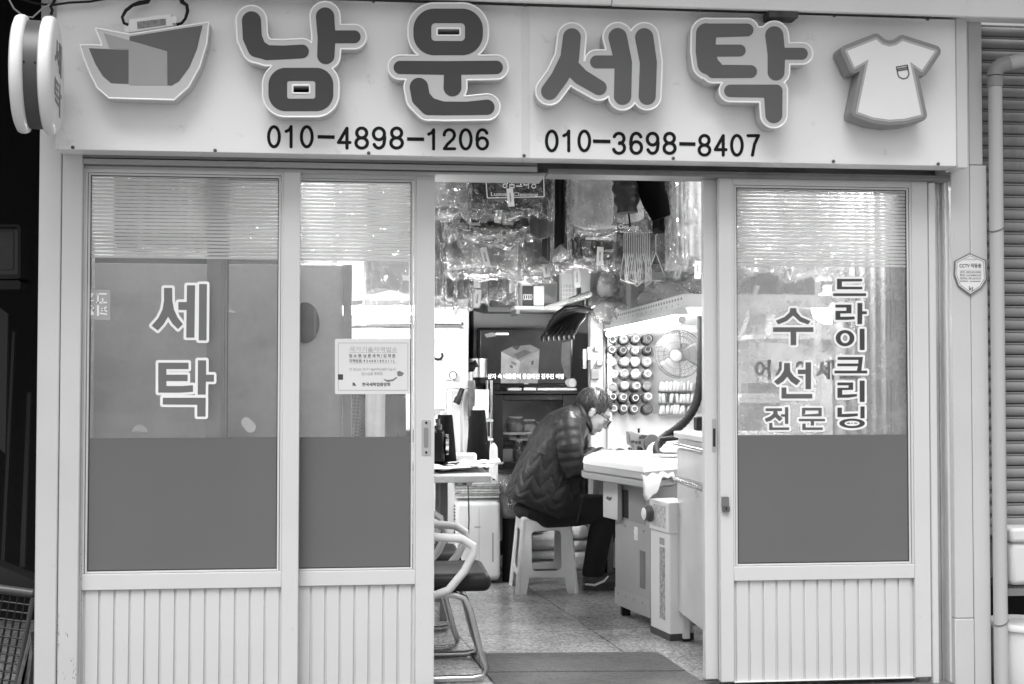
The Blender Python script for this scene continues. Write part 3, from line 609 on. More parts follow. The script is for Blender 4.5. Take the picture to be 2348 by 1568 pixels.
ctext('위 업소는 국가기술자격(세탁기능사)', 620, 880, 1012, 908, c_l); ctext('업소임을 증명함.', 722, 914, 905, 942, c_l); ctext('한국세탁업중앙회', 728, 1003, 962, 1034, c_d, .02)
zc1.solid('printed_mark', [pl((648,1004),(662,1004),(678,1032),(664,1032),(656,1018),(656,1032),(648,1032))], c_d, ct, depth=.0004, n=60)
zc1.solid('printed_mark', [rc(525,934,568,980)], c_d, ct, depth=.0004, n=40)
zc1.solid('printed_emblem', [st((912,978,4),(940,990,8),(985,983,7),(1015,962,5)), pl((1018,915),(1040,905),(1078,925),(1060,948),(1025,950))], c_m, ct, depth=.0004, n=90)
zc1.solid('printed_line', [rc(618,750,1022,753), rc(618,797,1022,799), rc(618,840,1022,842)], c_l, ct, depth=.0004, n=400)
# small price tags on the glass
for a in ((922,631,937,643),):
    tag(obj('price_tag', MB().px(*a, YR+.0105, .0015), paper), 'small white tag stuck on the glass above the certificate', 'tag')
# ================================================================ RIGHT SIDE: plaque, drainpipe, roller shutter
pq = thing('security_plaque', 'white shield shaped camera notice on the right pillar', 'plaque', P(2225, 628, -.005))
zq = Zm(0, 0, 1, -.006)
SHD = [pl((2223,580),(2260,596),(2262,640),(2250,660),(2224,677),(2196,656),(2187,630),(2188,598))]
zq.solid('shield', SHD, G('plaque_edge', .2, .4), pq, depth=.006, n=120, bev=.001)
Zm(0, 0, 1, -.0068).solid('face', SHD, G('plaque_white', .8, .35), pq, depth=.0008, off=-3, n=120)
zq2 = Zm(0, 0, 1, -.0072); zq2.solid('border_line', SHD, c_m, pq, depth=.0004, off=-5, sub=SHD, suboff=-6.2, n=300)
for s, a, mt in (('GiGAeyes', (2211,592,2240,597), c_l), ('CCTV 작동중', (2199,604,2249,614), c_d), ('kt', (2221,656,2231,666), c_d)): ptext('lettering', s, mt, pq, *a, -.0072, depth=.0004, bold=.012)
for k, yy in enumerate((622, 629, 636, 643)):
    ptext('lettering', ('설치목적   시설안전, 범죄 및 화재예방', '촬영시간   24시간 연속촬영 및 녹화', '촬영범위 장소   건물 내, 외부 주요시설', '관리책임자   010-3698-8407')[k], c_m, pq, 2200, yy, 2248, yy+3.2, -.0072, depth=.0004, bold=.02)
    obj('rule', MB().px(2200, yy-3, 2250, yy-2.4, -.0074, .0004), c_l, pq)
dp = thing('drainpipe', 'grey plastic drainpipe with an elbow beside the right pillar', 'pipe', PZ(2295, 1640, -.14) if False else (P(2295, 900, -.02).x, -.02, -.14))
pvc = G('pvc_grey', .5, .4, var=.1, scale=3, dirt=.35, dscale=4, dthr=.55, streak=True); pvc_d = G('pvc_elbow', .3, .4, var=.1)
xp = P(2288, 900, -.03).x; rp = 16.3*mpp(-.03)
ze_ = P(2280, 180, -.03).z
obj('pipe', MB().lathe([(rp, 0), (rp, ze_+.14)], (xp, -.03, -.14), (0, 0, 1), 24), pvc, dp, smooth=True)
obj('collar', MB().lathe([(rp*1.13, 0), (rp*1.13, .04)], (xp, -.03, P(2280, 200, -.03).z), (0, 0, 1), 24), pvc_d, dp, bevel=.002)
zb_ = P(2280, 158, -.03).z
arc = [Vector((xp, -.03, ze_+.01)), Vector((xp, -.03, zb_-.015)), Vector((xp+.006, -.032, zb_)), Vector((xp+.02, -.036, zb_+.012)), Vector((xp+.05, -.042, zb_+.02))]
obj('elbow', MB().tube(arc, rp*1.14, 20), pvc_d, dp, smooth=True)
pe = [Vector((xp+.045, -.041, zb_+.019)), Vector((xp+.35, -.08, zb_+.085))]
obj('pipe', MB().tube(pe, rp*1.0, 24), pvc, dp, smooth=True)
for yy in (525, 1425):
    zt_ = P(2290, yy, -.03).z
    obj('wire_tie', MB().tube([(xp+rp*1.03*math.cos(a), -.03+rp*1.03*math.sin(a), zt_+.012*math.sin(a*1.0+1)) for a in [2*math.pi*i/20 for i in range(20)]], .0025, 6, closed=True), G('tie', .15, .6), dp)
# neighbour's roller shutter
rs = thing('roller_shutter', 'grey ribbed roller shutter of the neighbouring shop at the right edge', 'shutter', (2.6, .2, .6))
prof = []; zz0 = P(2330, 1206, .2).z; k = 0; pitch = 29.5*mpp(.2)
yy = lambda t: .2-.016*math.sin(math.pi*min(t/.62, 1)) if t < .62 else .2+.006
zc_ = zz0; sm = MB(); pts = []
while zc_ < 2.5:
    for t, y_ in ((0, .192), (.03, .181), (.33, .179), (.64, .181), (.68, .194), (.72, .202), (.75, .186), (.84, .185), (.87, .203), (.95, .203)): pts.append((zc_+t*pitch, y_))
    zc_ += pitch
X0s, X1s = xr2-.02, 4.2
va = [sm.bm.verts.new((X0s, y_, z_)) for z_, y_ in pts]; vb = [sm.bm.verts.new((X1s, y_, z_)) for z_, y_ in pts]
for i in range(len(va)-1): sm.bm.faces.new((va[i], vb[i], vb[i+1], va[i+1]))
obj('shutter_curtain', sm, G('shutter_steel', .33, .5, .0, var=.15, scale=4, dirt=.45, dscale=3.5, dthr=.5, streak=True), rs, smooth=True, solid=.004, ang=25)
obj('bottom_bar', MB().box(X0s, X1s, .18, .215, zz0-.03, zz0+.003), steel, rs, bevel=.003)
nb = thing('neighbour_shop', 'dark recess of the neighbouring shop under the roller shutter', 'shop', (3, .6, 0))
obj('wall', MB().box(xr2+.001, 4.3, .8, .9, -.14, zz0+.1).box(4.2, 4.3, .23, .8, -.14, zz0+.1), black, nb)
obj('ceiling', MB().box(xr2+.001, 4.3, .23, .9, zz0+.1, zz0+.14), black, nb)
tub = thing('polystyrene_box', 'white rounded foam box below the roller shutter', 'box', P(2350, 1340, .1))
a, b, c, d = R(2311, 1208, 2420, 1340, .1)
obj('body', MB().box(a, b, .08, .4, c, d-.1*(d-c)*2.6), white_pl, tub, bevel=.02, seg=4); obj('lid', MB().box(a-.004, b, .07, .41, d-.1*(d-c)*2.55, d), white_pl, tub, bevel=.014, seg=3)
rk = thing('wire_rack', 'dark wire shelf carrying the foam box at the right edge', 'rack', P(2350, 1350, .1))
a, b, c, d = R(2300, 1343, 2420, 1349, .05); wr = MB()
for i in range(14): wr.tube([(a+i*(b-a)/13, .05, c+.004), (a+i*(b-a)/13, .4, c+.004)], .002, 6)
for i in range(8): wr.tube([(a, .05+i*.05, c+.001), (b, .05+i*.05, c+.001)], .003, 6)
obj('grid', wr, G('rack_wire', .12, .5, .5), rk); obj('leg', MB().box(b-.02, b, .05, .07, -.14, c), steel, rk); obj('leg', MB().box(a+.05, a+.07, .38, .4, -.14, c), steel, rk)
obj('shelf_bar', MB().box(a, b, .043, .05, c-.025, c), G('rack_bar', .25, .5, .4), rk)
pb = thing('plastic_bin', 'bright white ribbed plastic bin at the lower right corner', 'bin', P(2350, 1600, -.05))
cx_ = P(2380, 1500, -.05); zt_ = P(2340, 1432, -.05).z
obj('bin_body', MB().lathe([(.1, 0), (.105, .01), (.117, .2), (.125, zt_+.14-.04), (.125, zt_+.14-.03), (.108, zt_+.14-.03), (.09, .02)], (cx_.x, .06, -.14), (0, 0, 1), 40), white_pl, pb, smooth=True)
obj('rim', MB().lathe([(.124, -.01), (.134, -.008), (.136, .0), (.132, .012), (.12, .014), (.118, 0)], (cx_.x, .06, zt_-.02), (0, 0, 1), 40), white_pl, pb, smooth=True)
# ================================================================ LEFT: dark alley
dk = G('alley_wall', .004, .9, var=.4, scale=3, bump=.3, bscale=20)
tag(obj('path_shade', MB().box(-4.5, xl0-.002, -.4, 1.6, -.139, -.128), G('alley_ground_shade', .02, .9, var=.5, scale=9)), kind='structure')  # dark sheet laid over the lit ground, standing in for the alley's shade
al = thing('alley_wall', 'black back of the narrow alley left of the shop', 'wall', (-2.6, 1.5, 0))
obj('wall', MB().box(-4.5, xl0-.001, 1.6, 1.7, -.14, 3).box(-4.6, -4.5, -.3, 1.7, -.14, 3), dk, al); obj('shade_roof', MB().box(-4.6, xl0-.001, -.2, 1.7, 3.0, 3.1), dk, al)  # unseen roof added to keep the alley black
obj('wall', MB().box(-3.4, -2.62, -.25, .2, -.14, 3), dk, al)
def inl(px, py, Y): return P(px, py, Y)
mo = thing('meter_box', 'old grey rounded box with a dark window in the alley', 'box', inl(10, 600, .5))
zo = Zm(0, 0, 1, .5)
zo.solid('case', [rc(-90,514,48,640,9)], G('old_case', .016, .6, var=.2, spec=.2), mo, depth=.15, sub=[rc(-80,521,40,629,5)], bev=.003)
Zm(0, 0, 1, .53).solid('window', [rc(-85,518,44,632,4)], G('old_window', .02, .3), mo, depth=.01); Zm(0, 0, 1, .525).solid('plate', [rc(-70,528,31,618,5)], G('old_plate', .02, .5, var=.4, scale=12), mo, depth=.004)
zo.solid('base_tray', [rc(-90,643,47,663,6)], G('old_case', .016), mo, depth=.15)
bo = G('old_board', .012, .8, var=.4, scale=8, streak=True)
for k, (q, l) in enumerate(((((0,1330),(28,760),(34,760),(8,1330)), 'thin dark plank leaning against the alley wall'), (((45,1300),(62,900),(70,900),(56,1300)), 'thin dark stick standing behind the crate in the alley'), (((-20,1010),(-10,700),(18,720),(12,1040)), 'broken dark board hanging in the alley'))):
    tag(obj('board', MB().prism([inl(a, b, .6-k*.12) for a, b in q], (0, .02, 0)), bo), l, 'board')
cr = thing('plastic_crate', 'dark grid crate leaning in the alley at the bottom left', 'crate', inl(30, 1500, .25))
gm = MB(); base = [(-60,1350),(76,1368),(20,1660),(-110,1640)]
def cq(u, v):
    a = Vector(base[0]+(0,)).lerp(Vector(base[1]+(0,)), u); b = Vector(base[3]+(0,)).lerp(Vector(base[2]+(0,)), u); c = a.lerp(b, v); return inl(c.x, c.y, .2+.05*v)
for i in range(9): gm.tube([cq(i/8, 0), cq(i/8, 1)], .004, 6)
for i in range(16): gm.tube([cq(0, i/15), cq(1, i/15)], .004, 6)
cm = G('crate_plastic', .012, .5); obj('grid', gm, cm, cr); obj('rim', MB().tube([cq(0, 0)+Vector((0, 0, .012)), cq(1, 0)+Vector((0, 0, .012))], .016, 10).tube([cq(1, 0), cq(1, 1)], .009, 8), G('crate_rim', .08, .4), cr, smooth=True)
obj('crate_side', MB().prism([inl(-20, 1290, .3), inl(74, 1328, .3), inl(74, 1366, .3), inl(-20, 1346, .3)], (0, .1, 0)), cm, cr)
fp = MB()
for k in range(7): fp.prism([inl(38+k*2.2, 1568+k*4, .1), inl(66+k*1.2, 1455+k*6, .1), inl(71+k*.5, 1450+k*8, .1), inl(46+k*3, 1580, .1)], (0, .12-.01*k, 0))
tag(obj('newspaper_bundle', fp, G('alley_paper', .13, .7, var=.3, scale=30)), 'folded bundle of pale papers at the foot of the left pillar', 'paper')
# ================================================================ INTERIOR
def cy(mb, p, q, r0, r1=None, seg=16):
    p, q = Vector(p), Vector(q); L = (q-p).length
    return mb.lathe([(r0, 0), (r0 if r1 is None else r1, L)], p, q-p, seg)
# inner partitions (part of the building)
YW = 2.5                                    # white partition at the left
xw = P(1073, 900, YW).x
obj('wall', MB().box(WX0, xw, YW, YW+.08, 0, 2.42), inner_white, bld)
YT = 2.78                                   # white partition carrying the thread board
xt = P(1352, 900, YT).x
obj('wall', MB().box(xt, WX1, YT, YT+.06, 0, 2.42), inner_white, bld)
obj('corner_post', MB().box(xt-.004, P(1379, 900, YT).x, YT-.05, YT-.002, 0, 2.42), white_paint, bld, bevel=.004)
# ---- lamps: lit tubes and a bulb; two unseen tubes are added for light
tube_on = emit('lit_tube', .9, 54)
tube_hidden = emit('lit_tube_hidden', .9, 72)
def tube_lamp(label, p, q, r=.015, tm=None):
    p, q = Vector(p), Vector(q); t = thing('tube_lamp', label, 'lamp', (p+q)/2)
    d = (q-p).normalized()
    obj('tube', cy(MB(), p, q, r, seg=16), tm or tube_on, t, smooth=True)
    obj('cap', cy(MB(), p-d*.02, p, r*1.05), white_pl, t); obj('cap', cy(MB(), q, q+d*.02, r*1.05), white_pl, t)
    up = Vector((0, 0, 1)); s = d.cross(up).normalized()
    hs = MB(); hs.prism([p+up*.022-s*.03-d*.02, p+up*.022+s*.03-d*.02, p+up*.05+s*.02-d*.02, p+up*.05-s*.02-d*.02], q-p+d*.04)
    obj('housing', hs, white_pl, t, bevel=.003); return t
# shelf rail at the right runs towards the viewer
xs_, zs_ = P(1385, 745, 2.7).x, P(1385, 742, 2.7).z
def on_rail(px): # point of the rail seen at photograph column px
    d = ray(px, 720); k = (xs_-CAM.x)/d.x; return CAM.y+d.y*k
y_near = on_rail(1567)
tube_lamp('bright tube lamp under the slotted shelf above the thread cones', (xs_+.012, 2.62, zs_-.062), (xs_+.012, y_near+.1, zs_-.062), .016)
gb = thing('globe_lamp', 'round glaring bulb behind the dusty right door glass', 'lamp', P(1897, 706, .85)); gp_ = P(1897, 706, .85)
obj('bulb', MB().blob(gp_, .07, 20, 14), emit('lit_bulb', .9, 30), gb, smooth=True); obj('lamp_socket', cy(MB(), gp_+Vector((0, 0, .066)), gp_+Vector((0, 0, .1)), .02), white_pl, gb); obj('cable', cy(MB(), gp_+Vector((0, 0, .1)), (gp_.x, .85, 2.419), .003), black, gb)
tube_lamp('bright tube lamp behind the glass above the certificate', P(640, 712, 1.75), P(968, 712, 1.75), .021, emit('lit_tube_left', .9, 105))
tube_lamp('unseen tube lamp added behind the top rail of the door with the certificate', P(690, 394, .62), P(838, 396, .62), .02, tube_hidden)  # unseen tubes here and below are added, lighting garments from the front
tube_lamp('unseen tube lamp added behind the top rail of the rightmost dusty door', P(1745, 412, .62), P(2000, 416, .62), .02, tube_hidden)
# ---- left: board behind the glass
pbd = thing('partition_board', 'large plain grey board standing behind the left door glass', 'board', (P(480, 900, .45).x, .45, 0))
grey_bd = G('board_grey', .85, .5, var=.05, scale=1.2, dirt=.1, dscale=2)
a, b, c, d = R(150, 605, 784, 1300, .45)
obj('panel', MB().box(WX0+.005, b, .45, .47, 0, d), grey_bd, pbd, bevel=.002)
obj('edge_strip', MB().box(b+.001, P(806, 900, .45).x, .44, .475, 0, d+.002), G('board_edge', .5, .55, var=.12, scale=14, streak=True), pbd, bevel=.002)
obj('dark_strip', MB().box(WX0+.005, P(640, 600, .5).x, .475, .53, d-.03, P(400, 593, .5).z), G('board_strip_dark', .05, .6), pbd)  # dark strip along the top of the board, filling the gap there
ov = thing('oval_mirror', 'black glossy oval mirror on the grey board', 'mirror', P(700, 740, .447))
Zm(0, 0, 1, .438).solid('mirror_plate', [('e', (699,740,33,47))], G('mirror_dark', .006, .5, spec=.15), ov, depth=.01, bev=.002, n=90)
Zm(0, 0, 1, .4372).solid('painted_glint', [rc(719,706,725,775,2)], G('mirror_glint', .16, .3), ov, depth=.0005, n=60)  # pale strip painted in as a reflection on the dark oval
# ---- clothes on the rod behind the certificate
YG = 1.35
rodz = P(900, 747, YG).z
rod = thing('clothes_rod', 'chrome clothes rod below the tube lamp at the left wall', 'rod', (P(930, 745, YG).x, YG, rodz))
obj('bar', cy(MB(), (WX0+.02, YG, rodz), (P(1053, 738, YG).x, YG, rodz), .013), chrome, rod, smooth=True)
obj('end_cap', MB().lathe([(.012, 0), (.02, .004), (.02, .016), (.008, .024)], (P(1053, 738, YG).x, YG, rodz), (1, 0, 0), 16), chrome, rod, smooth=True)
def cloth_tube(x0, x1, z0, z1, Y, t, seed, folds=5, amp=.35, top=.35, flare=1.0, n=44, m=16, sway=0.0):
    rnd = random.Random(seed); ph = [rnd.uniform(0, 6.28) for _ in range(4)]; cx = (x0+x1)/2; w = (x1-x0)/2; mb = MB(); rings = []
    for j in range(m+1):
        v = j/m; sh = top+(1-top)*min(1, (v/.14)**.6) if v > 0 else top
        k = sh*(1+(flare-1)*v); pts = []
        for i in range(n):
            a = 2*math.pi*i/n
            f = 1+amp*min(1, v*3+.2)*(.6*math.sin(folds*a+ph[0]+v*1.2)+.4*math.sin((folds+3)*a+ph[1]-v*.9))
            f2 = 1+.05*math.sin(3*a+ph[2]+v*4)
            pts.append((cx+sway*v+w*k*f2*math.cos(a), Y+t*f*math.sin(a)*max(k, .4), z1+(z0-z1)*v+.012*math.sin(2*a+ph[3])*v))
        rings.append(mb.ring(pts))
    return mb.skin(rings)
def hook(mb, x, Y, zr, zt, r=.0022):
    pts = [Vector((x, Y, zt)), Vector((x, Y, zr-.03))]+[Vector((x, Y+.02*math.sin(a)-.0, zr-.012+.022*math.cos(a)+.01)) for a in (-2.6, -1.6, -.8, 0, .8, 1.6)]
    return mb.tube(pts, r, 6)
plaid = G('plaid_wool', .12, .9, var=.2, scale=40)
n_ = plaid.node_tree.nodes; L_ = plaid.node_tree.links; b_ = n_['Principled BSDF']; o_ = b_.inputs['Base Color'].links[0].from_socket
tc_ = n_.new('ShaderNodeTexCoord'); mp_ = n_.new('ShaderNodeMapping'); mp_.inputs['Rotation'].default_value = (0, rad(40), 0); L_.new(tc_.outputs['Object'], mp_.inputs[0]); ck = n_.new('ShaderNodeTexChecker'); ck.inputs['Scale'].default_value = 90
ck.inputs[1].default_value = (.35, .35, .35, 1); ck.inputs[2].default_value = (1.4, 1.4, 1.4, 1); L_.new(mp_.outputs[0], ck.inputs[0]); mu_ = n_.new('ShaderNodeMath'); mu_.operation = 'MULTIPLY'; L_.new(o_, mu_.inputs[0]); L_.new(ck.outputs[0], mu_.inputs[1]); L_.new(mu_.outputs[0], b_.inputs['Base Color'])
fur = G('dark_fur', .005, .95, spec=.05, var=.8, scale=45, bump=.6, bscale=90)
shirt_w = G('shirt_cotton', .72, .85, var=.04, bump=.05, bscale=60)
for lab, px, mt, yy, tt, sd in (('plaid wool jacket hanging behind the certificate', (790, 815, 842, 1170), plaid, YG, .07, 3), ('white shirt hanging between the plaid jacket and the dark coat', (838, 800, 888, 1120), shirt_w, YG-.04, .035, 4), ('dark fur coat hanging behind the certificate', (872, 830, 930, 1190), fur, YG+.02, .09, 5)):
    a, b, c, d = R(*px, yy); t = thing('hanging_garment', lab, 'garment', ((a+b)/2, yy, c))
    obj('cloth', cloth_tube(a, b, c, d, yy, tt, sd, 4, .25), mt, t, smooth=True, ang=70); obj('hanger_hook', hook(MB(), (a+b)/2, YG, rodz+.015, d), chrome, t)
# ---- white partition: calendar, socket, cords, torch
Yp = YW-.004
cal = thing('wall_calendar', 'long white wall calendar with grey picture bands at the left of the doorway', 'calendar', P(1000, 860, Yp))
obj('sheet', MB().px(960, 772, 1023, 952, Yp-.004, .006), paper, cal)
cg = G('calendar_picture', .35, .5, var=.4, scale=14)
obj('picture', MB().px(962, 776, 1019, 795, Yp-.0055, .001), cg, cal); obj('picture', MB().px(962, 937, 1020, 951, Yp-.0055, .001), cg, cal)
for k in range(5):
    obj('printed_line', MB().px(1000, 822+k*22, 1014, 823+k*22, Yp-.0055, .001), G('print_light', .5), cal)
ptext('printed_number', '1 0', G('print_light', .5), cal, 1003, 804, 1011, 807, Yp-.005)
hk = tag(obj('wall_hook', MB().tube([P(x, y, Yp-.03) for x, y in ((994,816),(996,822),(1003,824),(1010,823),(1014,816),(1013,811),(1011,810))], .007, 8), black, smooth=True), 'black coat hook screwed on the white wall over the calendar', 'hook')
ol = thing('wall_socket', 'white double wall socket with one plug in it', 'socket', P(1036, 846, Yp))
obj('plate', MB().px(1023, 824, 1051, 871, Yp-.025, .029), white_pl, ol, bevel=.006)
for yy in (835, 860):
    obj('outlet_ring', MB().lathe([(.024, 0), (.024, .004), (.02, .004), (.018, .001)], P(1038, yy, Yp-.025), (0, -1, 0), 20), G('socket_ring', .6, .4) if yy == 835 else G('socket_dark', .12, .4), ol)
obj('plug', MB().lathe([(.017, 0), (.016, .02), (.009, .035)], P(1038, 860, Yp-.026), (.1, -1, -.3), 14), white_pl, ol, smooth=True)
wg = G('cord_grey', .45, .5); wd = G('cord_dark', .1, .5)
for lab, q, r, mt in (('grey lamp cord hanging from the wall socket to the table', [(1037,864),(1035,880),(1037,930),(1032,980),(1031,1020),(1033,1060)], .004, wg), ('grey cord looping down beside the wall socket', [(1020,748),(1040,775),(1056,800),(1060,860),(1061,900),(1059,960),(1060,1030),(1063,1062)], .005, wg),
    ('thin steel rod standing on the sewing table by the wall', [(1056,920),(1057,980),(1057,1064)], .005, steel), ('thin wire tied across the hanging cords', [(1024,893),(1040,889),(1058,893),(1075,890),(1090,893)], .002, wd)):
    tag(obj('cord', MB().tube([P(x, y, Yp-.035) for x, y in q], r, 8), mt, smooth=True), lab, 'cord')
to = thing('torch', 'small black torch hanging from the cords on the white wall', 'torch', P(1052, 903, Yp-.04))
p, q = P(1060, 890, Yp-.045), P(1046, 925, Yp-.045); dd = (q-p)
obj('barrel', MB().lathe([(.014, 0), (.015, dd.length*.55), (.019, dd.length*.65), (.02, dd.length)], p, dd, 16), black, to, smooth=True); obj('lens', MB().lathe([(.017, dd.length), (.016, dd.length+.004)], p, dd, 16), chrome, to)
bx = tag(obj('wall_box', MB().px(985, 705, 1042, 720, Yp-.05, .05).px(985, 724, 1042, 727, Yp-.06, .06), white_pl, bevel=.003), 'white cable box fixed above the calendar', 'box')
tag(obj('black_pipe', MB().tube([P(1080, 690, 3.3), P(1081, 760, 3.3), P(1079, 830, 3.3), P(1077, 900, 3.3)], .014, 8), black, smooth=True), 'black cable run down the grey back wall', 'cable')
# ---- left sewing table and what stands on it
tz = .69; tY0, tY1 = 1.1, 1.95
txr = PZ(1124, 1086, tz); txr = txr.x; txl = WX0+.45
st_ = thing('sewing_table', 'worn white topped sewing table at the left of the doorway', 'table', ((txl+txr)/2, tY0, 0))
tt_ = G('table_laminate', .62, .45, var=.08, dirt=.25, dscale=6)
obj('table_top', MB().box(txl, txr, tY0, tY1, tz-.032, tz), tt_, st_, bevel=.005)
obj('edge_label', MB().box(PZ(1008, 1086, tz).x-.12, PZ(1036, 1086, tz).x, tY0-.0012, tY0, tz-.028, tz-.006), G('edge_label', .75, .6, var=.15, scale=50), st_)
leg_m = G('table_leg', .2, .5, .3, var=.2)
for x_ in (txl+.05, txr-.2):
    for y_ in (tY0+.3, tY1-.06): obj('leg', MB().box(x_-.018, x_+.018, y_-.018, y_+.018, 0, tz-.033), leg_m, st_, bevel=.003)
sw_ = thing('switch_box', 'grey switch box with two rockers under the sewing table edge', 'switch', P(1062, 1106, tY0))
obj('case', MB().px(1043, 1098, 1083, 1114, tY0+.01, .05), G('switch_case', .35, .4), sw_, bevel=.004)
for x_, v in ((1053, .5), (1065, .03), (1074, .6)): obj('rocker', MB().px(x_-4, 1102, x_+4, 1111, tY0+.006, .006), G('rocker%d' % int(v*100), v, .4), sw_, bevel=.001)
tag(obj('cord', MB().tube([P(x, y, tY0+.01) for x, y in ((1073,1114),(1074,1150),(1075,1190),(1073,1240))], .0035, 8), wd, smooth=True), 'dark cord hanging from the switch box in front of the white machine', 'cord')
def zt(px, py): return PZ(px, py, tz)
def thread_big(label, px, py):
    p = zt(px, py); t = thing('thread_cone', label, 'thread cone', p, group='black thread cones on the sewing table')
    k = (p.y+4.5)/2900
    obj('winding', MB().lathe([(26*k, .015), (27*k, .022), (17*k, 120*k), (15*k, 122*k)], p, (0, 0, 1), 28), G('black_thread', .008, .95, var=.3, scale=90, bump=.15, bscale=400, spec=.1), t, smooth=True)
    obj('spool_core', MB().lathe([(12*k, 122*k), (11*k, 130*k), (6*k, 130*k)], p, (0, 0, 1), 16), white_pl, t, smooth=True); obj('spool_foot', MB().lathe([(30*k, 0), (30*k, .012)], p, (0, 0, 1), 24), white_pl, t)
thread_big('black thread cone by the white wall behind the black machine', 1020, 1073); thread_big('black thread cone at the table corner by the wire rack', 1095, 1062)
bm_ = thing('sewing_machine', 'black sewing machine half hidden by the door edge', 'sewing machine', zt(1000, 1076))
p = zt(1003, 1077)
obj('bed', MB().box(p.x-.3, p.x+.045, p.y-.07, p.y+.07, tz+.001, tz+.03), black_gloss, bm_, bevel=.006)
obj('arm', MB().box(p.x-.03, p.x+.03, p.y-.05, p.y+.05, tz+.03, tz+.19).box(p.x-.3, p.x-.03, p.y-.04, p.y+.04, tz+.13, tz+.19), black_gloss, bm_, bevel=.014)
obj('tension_knob', MB().lathe([(.02, 0), (.022, .02), (.012, .03), (.012, .05)], (p.x, p.y, tz+.19), (0, 0, 1), 16), G('brown_glass', .08, .15), bm_, smooth=True)
obj('hand_wheel', MB().lathe([(.02, 0), (.05, .006), (.05, .02), (.02, .026)], (p.x+.03, p.y, tz+.12), (1, 0, 0), 24), chrome, bm_, smooth=True)
rnd = random.Random(5)
for k, (lab, a, b, rz) in enumerate((('white paper slips lying flat at the front of the sewing table', 1040, 1078, .2), ('crumpled white paper lying on other slips on the table', 1068, 1074, -.3), ('small white slip at the left front corner of the table by the door edge', 1018, 1083, .5), ('white folded slip lying before the small carton on the table', 1085, 1080, -.6), ('white paper sheet hanging over the right table edge', 1100, 1075, .1))):
    p = zt(a, b); mb = MB(); M = Matrix.Translation(p+Vector((0, 0, .004+.006*k))) @ Matrix.Rotation(rz, 4, 'Z')
    mb.surf(lambda u, v: M @ Vector(((u-.5)*.2, (v-.5)*.16, .012*math.sin(u*7+k)*math.sin(v*6)+.008)), 10, 8)
    tag(obj('paper_sheet', mb, paper, solid=.001), lab, 'paper')
tag(obj('scissors', MB().tube([zt(1020, 1077)+Vector((0, 0, .03)), zt(1046, 1079)+Vector((0, 0, .03))], .007, 6).tube([zt(1024, 1079)+Vector((0, 0, .034)), zt(1050, 1076)+Vector((0, 0, .034))], .007, 6), G('dark_steel', .1, .4, .6)), 'dark scissors lying on the paper slips', 'scissors')
bw_ = zt(1063, 1068); tag(obj('carton', MB().box(bw_.x-.065, bw_.x+.065, bw_.y, bw_.y+.06, tz+.002, tz+.062), white_pl, bevel=.012), 'small white rounded carton between the papers and the cones', 'carton')
# wire rack behind the table corner
wk = thing('wire_shelf', 'narrow steel wire shelf crowded with small tools behind the sewing table', 'shelf', P(1100, 1100, 2.55)*1.0)
a, b, c, d = R(1062, 880, 1128, 1180, 2.55)
for x_, y_ in ((b-.01, 2.5), (b-.01, 2.78), (xw+.03, 2.5), (xw+.03, 2.78)): obj('post', cy(MB(), (x_, y_, 0), (x_, y_, d+.02), .008), chrome, wk, smooth=True)
for py in (961, 1004, 1060):
    zz = P(1100, py, 2.55).z; obj('shelf_board', MB().box(xw+.02, b, 2.48, 2.8, zz-.012, zz), white_pl, wk, bevel=.002)
def on_shelf(lab, name, px, mt, Y=2.5, dep=.1, bev=.004, cat='box'): tag(obj(name, MB().px(*px, Y, dep), mt, bevel=bev), lab, cat)
on_shelf('white open box of scraps on the wire shelf', 'carton', (1089, 945, 1122, 960), white_pl); on_shelf('dark bundle of scraps in the white box', 'scrap_bundle', (1091, 930, 1118, 944), G('scrap', .08, .8, var=.5, scale=50), 2.52, .07, .01, 'bundle')
on_shelf('pale carton on the lower board of the wire shelf', 'carton', (1086, 1012, 1112, 1058), G('pale_box', .5, .6)); on_shelf('dark rolled cloth hanging beside the television', 'rolled_cloth', (1073, 872, 1090, 958), G('roll', .1, .7, var=.5, scale=20), 2.47, .05, .01, 'cloth')
tag(obj('hanging_cloth', cloth_tube(*R(1088, 893, 1120, 960, 2.45), 2.45, .012, 8, 3, .3, 1), shirt_w, smooth=True), 'white cloth hung over the wire shelf beside the television', 'cloth')
cb = thing('hair_dryer', 'dark handheld dryer lying on the wire shelf top beside the television', 'dryer', P(1085, 845, 2.6))
obj('body', MB().blob(P(1080, 842, 2.6), (.055, .03, .03)), black, cb, smooth=True); obj('nozzle', cy(MB(), P(1084, 838, 2.6), P(1096, 832, 2.58), .022, .026), black, cb, smooth=True); obj('grip', MB().tube([P(1080, 848, 2.6), P(1077, 880, 2.6), P(1074, 905, 2.6)], .016, 8), chrome, cb, smooth=True)
tag(obj('steel_can', MB().lathe([(.05, 0), (.05, .1), (.052, .1), (.052, .105)], P(1096, 865, 2.62), (0, 0, 1), 20), chrome, smooth=True), 'small shiny can beside the television', 'can')
tag(obj('hanging_cloth', cloth_tube(*R(1122, 1015, 1140, 1100, 2.2), 2.2, .012, 9, 3, .4, .2, flare=1.2), shirt_w, smooth=True), 'white rag hanging off the corner of the sewing table', 'cloth')
